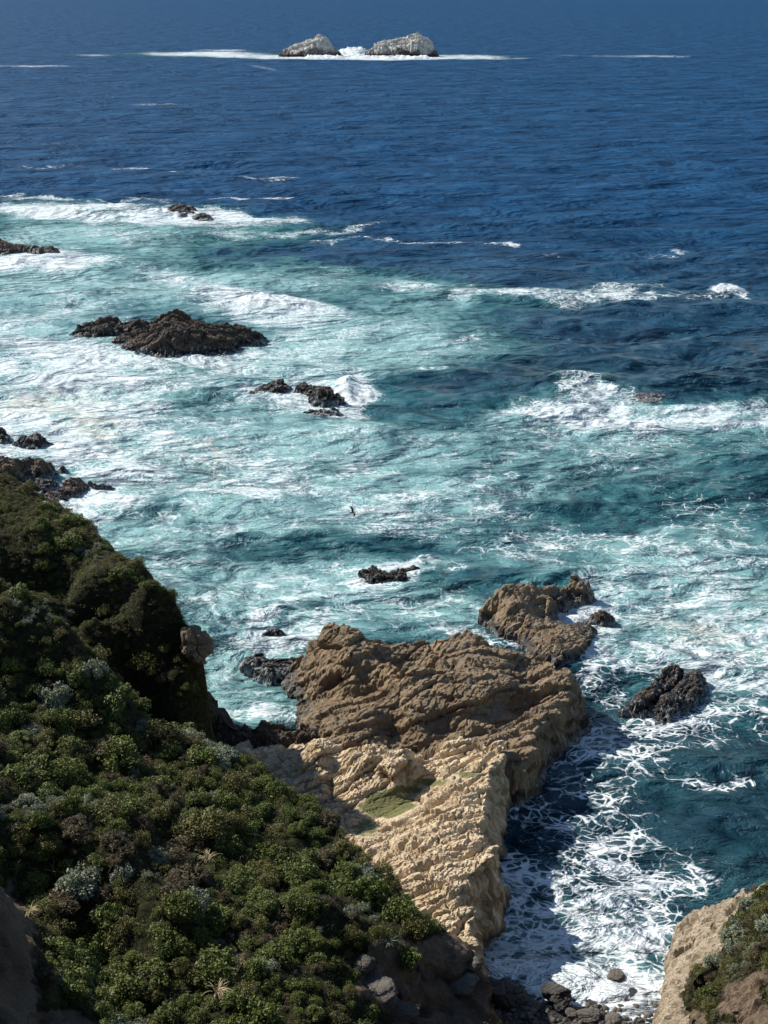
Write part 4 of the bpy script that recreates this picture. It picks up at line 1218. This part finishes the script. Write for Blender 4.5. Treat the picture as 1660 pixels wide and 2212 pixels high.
# candidates spread over the slopes, largest first
placed = []
cands = []
tries = 0
while len(cands) < 1500 and tries < 60000:
    tries += 1
    if rv.uniform() < .86:
        x, y = rv.uniform(-38, 7), rv.uniform(42, 120)
        a1 = np.array([x]); a2 = np.array([y])
        if h_sd(a1, a2)[0] < .15 or h_rock(a1, a2)[0] > .35 or (h_soil(a1, a2)[0] > .35 and rv.uniform() < .85):
            continue
        z = hz(a1, a2)[0]
        side = 'left'
    else:
        x, y = rv.uniform(11, 24), rv.uniform(44, 72)
        a1 = np.array([x]); a2 = np.array([y])
        z = rz(a1, a2)[0]
        if z < 3 or rattr(a1, a2, np.array([z]), 'rock')[0] > .4 or rattr(a1, a2, np.array([z]), 'soil')[0] > .45:
            continue
        side = 'right'
    u, v = chart(x, y, z)
    if not (-60 < u < 1720 and v < 2290):
        continue
    s = float(np.clip(rv.lognormal(-.1, .48), .4, 2.2)) * (.62 if side == 'right' else 1.0)
    if v < 1400 and side == 'left':
        s *= .7
    ok = True
    for (px, py, ps) in placed:
        if (px - x) ** 2 + (py - y) ** 2 < (.30 * (ps + s)) ** 2:
            ok = False
            break
    if not ok:
        continue
    placed.append((x, y, s))
    cands.append((s, x, y, z, u, v, side))


def visible(x, y, z):
    """is the point clear of the slopes between it and the viewpoint"""
    t_ = np.linspace(.35, .985, 90)
    lx, ly, lz = x * t_, y * t_, H + (z + .5 - H) * t_
    return bool((hz(lx, ly) < lz + .1).all())


for k in range(len(cands)):
    s, x, y, z, u, v, side = cands[k]
    seen = side == 'right' or visible(x, y, z)
    cands[k] = (s if seen else s * .001, s, x, y, z, u, v, side)
cands.sort(key=lambda q: -q[0] / math.hypot(q[3], H))
N_IND = 300
stuffs = []
shrubs = []
for k, (key, s, x, y, z, u, v, side) in enumerate(cands):
    kd = veg_kind(u, v, side, x, y)
    if k < N_IND and key > .1:
        reg = region(u, v, side)
        fr = hz if side == 'left' else rz
        gx_ = (fr(np.array([x + .4]), np.array([y]))[0] - fr(np.array([x - .4]), np.array([y]))[0]) / .8
        gy_ = (fr(np.array([x]), np.array([y + .4]))[0] - fr(np.array([x]), np.array([y - .4]))[0]) / .8
        gx_, gy_ = max(-.8, min(.8, gx_)), max(-.8, min(.8, gy_))
        sh = add_shrub(kd, int(rv.integers(4)), (x, y, z + .02), s * 1.15, rv.uniform(0, 6.28), (math.atan(gy_) * .5, -math.atan(gx_) * .5), '', KIND_TXT[kd] + 's on the ' + side + ' slope', rv.uniform(.75, 1.1))
        shrubs.append((sh, kd, s, reg, u))
    else:
        stuffs.append((kd, s, x, y, z))


ORD = ['leftmost', 'second', 'third', 'fourth', 'fifth', 'sixth', 'seventh', 'eighth', 'ninth', 'tenth', 'eleventh', 'twelfth', 'thirteenth', 'fourteenth']
fam = {}
for q in shrubs:
    size = 'large ' if q[2] > 1.25 else ('small ' if q[2] < .8 else 'mid-sized ')
    KT = {'green': 'dark green shrub', 'olive': 'olive shrub', 'sage': 'grey-green sage shrub', 'dry': 'dry brown shrub'}
    fam.setdefault((size + KT[q[1]], q[3]), []).append(q)
for (kt, reg), L in fam.items():
    L.sort(key=lambda q: q[4])
    for i, q in enumerate(L):
        if len(L) == 1:
            q[0]['label'] = 'only ' + kt + ' ' + reg
        elif i == 0:
            q[0]['label'] = 'leftmost ' + kt + ' ' + reg
        elif i == len(L) - 1:
            q[0]['label'] = 'rightmost ' + kt + ' ' + reg
        else:
            q[0]['label'] = ORD[min(i, 13)] + ' ' + kt + ' from left ' + reg


# the low mat of plants between the shrubs: one uncountable cover for each slope
def cover(name, label, pts_by_mat, slots):
    V, F, T, MI = [], [], [], []
    off = 0
    for mi, arr in enumerate(pts_by_mat):
        for (vv, tt) in arr:
            n = len(vv) // 4
            V.append(vv); T.append(tt); F.append(np.arange(len(vv)).reshape(-1, 4) + off); MI.append(np.full(n, mi)); off += len(vv)
    m = mesh_np(name, np.concatenate(V), np.concatenate(F), False, {'tint': np.concatenate(T)}, slots, np.concatenate(MI))
    link(name, m, kind='stuff', label=label, cat='ground cover')


def tufts(n_t, fz, ok, xr, yr, seed, wide=False):
    r_ = np.random.default_rng(seed)
    x = r_.uniform(*xr, n_t); y = r_.uniform(*yr, n_t)
    z = fz(x, y)
    u, v = chart(x, y, z)
    if wide:
        m = ok(x, y, z) & ((u <= -80) | (u >= 1740)) & (u > -620) & (u < 2350)
    else:
        m = ok(x, y, z) & (u > -80) & (u < 1740) & (v < 2300)
    return x[m], y[m], z[m]


SL = [M['green'], M['olive'], M['sage'], M['dry'], M['straw']]
KN = {'green': 0, 'olive': 1, 'sage': 2, 'dry': 3}


def make_cover(name, label, fz, ok, xr, yr, seed, n_t, extra):
    x, y, z = tufts(n_t, fz, ok, xr, yr, seed)
    if seed == 500:                      # hanging plants on the steep seaward end
        x2, y2, z2 = tufts(9000, fz, lambda a, b, c_: (h_sd(a, b) > -1.9) & (h_sd(a, b) < .3) & (c_ > 2.2) & (fbm2(a, c_, .5, 3, 5) > -.25), (-17, -10.5), (78, 99), 777)
        x3, y3, z3 = tufts(6500, fz, lambda a, b, c_: (h_sd(a, b) > 0) & (c_ > 2.2) & (h_rock(a, b) < .4), (-39, -12), (85, 119), 778)
        nbig = len(x)
        x, y, z = np.concatenate([x, x2, x3]), np.concatenate([y, y2, y3]), np.concatenate([z, z2, z3])
    x4, y4, z4 = tufts(9000 if seed == 500 else 5000, fz, ok, (-56, -16) if seed == 500 else (16, 36), (41, 122) if seed == 500 else (38, 72), seed + 7, True)
    x, y, z = np.append(x, x4), np.append(y, y4), np.append(z, z4)
    r_ = np.random.default_rng(seed + 1)
    nn = fbm2(x, y, .25, 3, 61)
    n2 = fbm2(x, y, .6, 3, 62)
    by = [[], [], [], [], []]
    for k in range(len(x)):
        kd = 1 if nn[k] > .12 else (0 if n2[k] > -.05 else 3)
        if r_.uniform() < .12:
            kd = 3
        if r_.uniform() < .02:
            kd = 2
        per = 46
        s = r_.uniform(.22, .5) if y[k] < 85 else r_.uniform(.15, .34)
        d = r_.normal(size=(per, 3)); d /= np.linalg.norm(d, axis=1)[:, None]
        d[:, 2] = np.abs(d[:, 2]) * .8
        pos = np.array([x[k], y[k], z[k]]) + d * s * (r_.uniform(.3, 1.0, per) ** .6)[:, None]
        by[kd].append((leaf_cards(pos, d + np.array([0, 0, .5]), (.07 if y[k] < 85 else .06) if kd != 3 else .15, .5 if kd != 3 else .14, r_), np.repeat(np.clip(r_.uniform(0, 1) * .5 + r_.uniform(0, .5, per), 0, 1), 4)))
    for (kd, s, x_, y_, z_) in extra:
        me = PROTO[kd][int(r_.integers(4))][0]
        co = np.empty(len(me.vertices) * 3, np.float32); me.vertices.foreach_get('co', co)
        co = co.reshape(-1, 3)
        q = co.reshape(-1, 4, 3)[::2].reshape(-1, 3)
        a = r_.uniform(0, 6.28)
        ca, sa = math.cos(a), math.sin(a)
        q = q @ np.array([[ca, sa, 0], [-sa, ca, 0], [0, 0, 1]]) * s + np.array([x_, y_, z_])
        by[KN[kd]].append((q, np.repeat(r_.uniform(0, 1, len(q) // 4), 4)))
    cover(name, label, by, SL)


make_cover('ground_cover', 'dense mat of low scrub and coastal plants covering the left slope', hz,
           lambda x, y, z: (h_sd(x, y) > .0) & (h_rock(x, y) < .4) & ((h_soil(x, y) < .4) | (rng.uniform(size=len(x)) < .12)), (-39, 8), (41, 121), 500, 7000, [q for q in stuffs if q[2] < 10])
make_cover('ground_cover', 'mat of low scrub and grey-green plants covering the right headland', rz,
           lambda x, y, z: (z > 2.5) & (rattr(x, y, z, 'rock') < .4) & (rattr(x, y, z, 'soil') < .5), (10, 26), (42, 72), 501, 2600, [q for q in stuffs if q[2] >= 10])


# straw-coloured grass clumps with arching blades, and bare sticks
def blades_mesh(seed, n, mat, curl=.6, spread=.9, wid=.03):
    r_ = np.random.default_rng(seed)
    V, F, off = [], [], 0
    for k in range(n):
        a = r_.normal(seed % 6, 1.3)
        d = np.array([math.cos(a), math.sin(a), 0]) * r_.uniform(.25, 1)
        side = np.array([-math.sin(a), math.cos(a), 0])
        L = r_.uniform(.6, 1.1)
        for i in range(6):
            t = i / 5
            c = d * (spread * t ** 1.4) * L * .6 + np.array([0, 0, 1]) * L * (t - curl * t * t)
            wv = wid * (1 - t * .85)
            V += [c - side * wv, c + side * wv]
        for i in range(5):
            F.append([off + 2 * i, off + 2 * i + 1, off + 2 * i + 3, off + 2 * i + 2])
        off += 12
    V = np.array(V)
    return mesh_np('grass_blades', V, np.array(F), True, {'tint': r_.uniform(0, 1, len(V))}, mat)


def drop(u, v):
    du, dv = u - CU, v - CV
    D = np.arange(40, 140, .05)
    t_ = D / (FD * cP - dv * sP)
    x_, z_ = du * t_, H + (-FD * sP - dv * cP) * t_
    hit = np.nonzero(hz(x_, D) > z_)[0]
    if len(hit) == 0:
        return None
    k = hit[0]
    return (x_[k], D[k], z_[k])


for k, (u, v, s, lab) in enumerate(((65, 1985, 1.3, 'straw-coloured grass clump with drooping blades nearest the left edge'), (210, 2000, 1.4, 'largest straw-coloured grass clump, on the near spur'),
                                    (268, 2170, .9, 'small bleached grass clump above the bottom gully'), (450, 1870, 1.5, 'tall straw grass clump among green shrubs in the middle of the slope'),
                                    (655, 1870, 1.2, 'straw grass clump high on the slope near the pale rock'), (840, 2050, 1.3, 'grey-green reed clump at the lower right of the left slope'),
                                    (470, 2160, 1.7, 'broad dry reed clump at the bottom edge beside the bare dirt bank'), (30, 1800, 1.0, 'thin dry grass clump under the grey-green crest shrubs'), (240, 2160, .8, 'pale drooping grass clump left of the bottom gully'))):
    p = drop(u, v)
    if p is None:
        continue
    o = link('grass_clump', blades_mesh(600 + k, 46, M['straw'] if k != 5 else M['sage'], .65, .9, .022), (p[0], p[1], p[2] + .1), lab, 'grass clump')
    o.scale = (s, s, s)


def stick_mesh(seed, L, mat, br=3):
    r_ = np.random.default_rng(seed)
    V, F = [], []

    def tube(pts, r0, r1):
        off = len(V)
        n = len(pts)
        for i, c in enumerate(pts):
            r = r0 + (r1 - r0) * i / (n - 1)
            for j in range(5):
                an = j * 2 * math.pi / 5
                V.append(c + np.array([math.cos(an), math.sin(an), 0]) * r)
        for i in range(n - 1):
            for j in range(5):
                F.append([off + i * 5 + j, off + i * 5 + (j + 1) % 5, off + i * 5 + 5 + (j + 1) % 5, off + i * 5 + 5 + j])
    lean = np.array([r_.uniform(.05, .5), r_.uniform(-.3, .2), 1.0])
    main = [lean * L * t + np.array([math.sin(t * 3 + seed), math.cos(t * 2.3), 0]) * .05 * L for t in np.linspace(-.1, 1, 8)]
    tube(main, .028, .008)
    for b in range(br):
        i = int(r_.integers(3, 7))
        d = np.array([r_.uniform(-1, 1), r_.uniform(-1, 1), r_.uniform(.3, 1)])
        tube([main[i] + d * L * .3 * t for t in np.linspace(0, 1, 4)], .014, .004)
    V = np.array(V)
    return mesh_np('stalk', V, np.array(F), True, {'tint': np.full(len(V), .8)}, mat)


ST = [(350, 2000, 1.9), (420, 1930, 1.6), (115, 1905, 1.4), (335, 2010, 1.2), (430, 2120, 1.8), (500, 2150, 2.0), (470, 2190, 2.1), (150, 1620, 1.5), (190, 1650, 1.2), (230, 1900, 1.4), (520, 2180, 1.5), (540, 1840, 1.5),
      (300, 1940, 1.3), (395, 2190, 1.6), (440, 2205, 1.7), (35, 1900, 1.4), (600, 1850, 1.1), (760, 1870, .9)]
STL = ['tallest thin bare stalk, upright in the middle of the near slope', 'thin stalk upright above the bare dirt bank', 'thin stalk rising under the grey-green crest at left', 'shorter stalk just left of the tallest upright one',
       'grey branch leaning over the top of the dirt bank', 'grey branched stalk leaning right of the dirt bank', 'longest grey branch at the bottom edge by the dirt bank', 'bare stalk on the slope below the middle crest, left one', 'bare stalk on the slope below the middle crest, right one',
       'thin stalk right of the grey-green crest shrubs at left', 'branched stalk right of the longest one at the bottom edge', 'thin stalk in the middle of the slope near the straw tuft', 'thin stalk between the left grass clumps and the slope centre',
       'bare branch left of the dirt bank near the bottom edge', 'bare branch at the bottom edge directly below the dirt bank', 'stalk nearest the left edge, above the drooping grass clump', 'stalk high in the right middle of the slope', 'short stalk near the edge over the sunlit layered rock']
for k, (u, v, L) in enumerate(ST):
    p = drop(u, v)
    if p is None:
        continue
    low = v > 2100
    o = link('dead_stalk', stick_mesh(700 + k, L, M['stem'], 2 + k % 3), p, STL[k], 'stalk',
             'bare stalks by the dirt bank' if low else 'bare stalks among the shrubs')


# ------------------------------------------------------------------ seabird low over the water
def bird():
    t = NT('dark_plumage')
    t.set(t.b.inputs['Base Color'], t.mix(t.noise(t.pos(), 30, 3), (.012, .012, .013), (.03, .028, .027)))
    t.b.inputs['Roughness'].default_value = .6
    prof = [(-.42, .012, 0), (-.34, .05, 0), (-.22, .055, 0), (-.1, .085, 0), (.05, .09, 0), (.18, .065, .01), (.28, .035, .03), (.36, .03, .045), (.42, .035, .05), (.47, .014, .045), (.53, .006, .04)]
    n = 10
    V, F = [], []
    for (yy, r, zz) in prof:
        for j in range(n):
            a = j * 2 * math.pi / n
            V.append((math.cos(a) * r, yy, zz + math.sin(a) * r * .85))
    for i in range(len(prof) - 1):
        for j in range(n):
            F.append([i * n + j, i * n + (j + 1) % n, (i + 1) * n + (j + 1) % n, (i + 1) * n + j])
    for sgn in (-1, 1):
        off = len(V)
        st = [(0.05, -.1, .14, .03), (.2, -.08, .17, .12), (.36, -.1, .17, .2), (.52, -.16, .12, .22), (.68, -.24, .03, .2)]
        for (xx, y0, y1, zz) in st:
            V += [(sgn * xx, y0, zz), (sgn * xx, (y0 + y1) / 2, zz + .018), (sgn * xx, y1, zz), (sgn * xx, (y0 + y1) / 2, zz - .012)]
        for i in range(len(st) - 1):
            for j in range(4):
                q = [off + i * 4 + j, off + i * 4 + (j + 1) % 4, off + i * 4 + 4 + (j + 1) % 4, off + i * 4 + 4 + j]
                F.append(q)
    m = mesh_np('seabird', np.array(V), np.array(F), True, None, t.m)
    o = link('seabird', m, P(762, 1107, 1.5), 'dark seabird flying low over the foamy water in the middle of the bay', 'bird')
    o.rotation_euler = (0, math.radians(35), math.radians(-70))


bird()
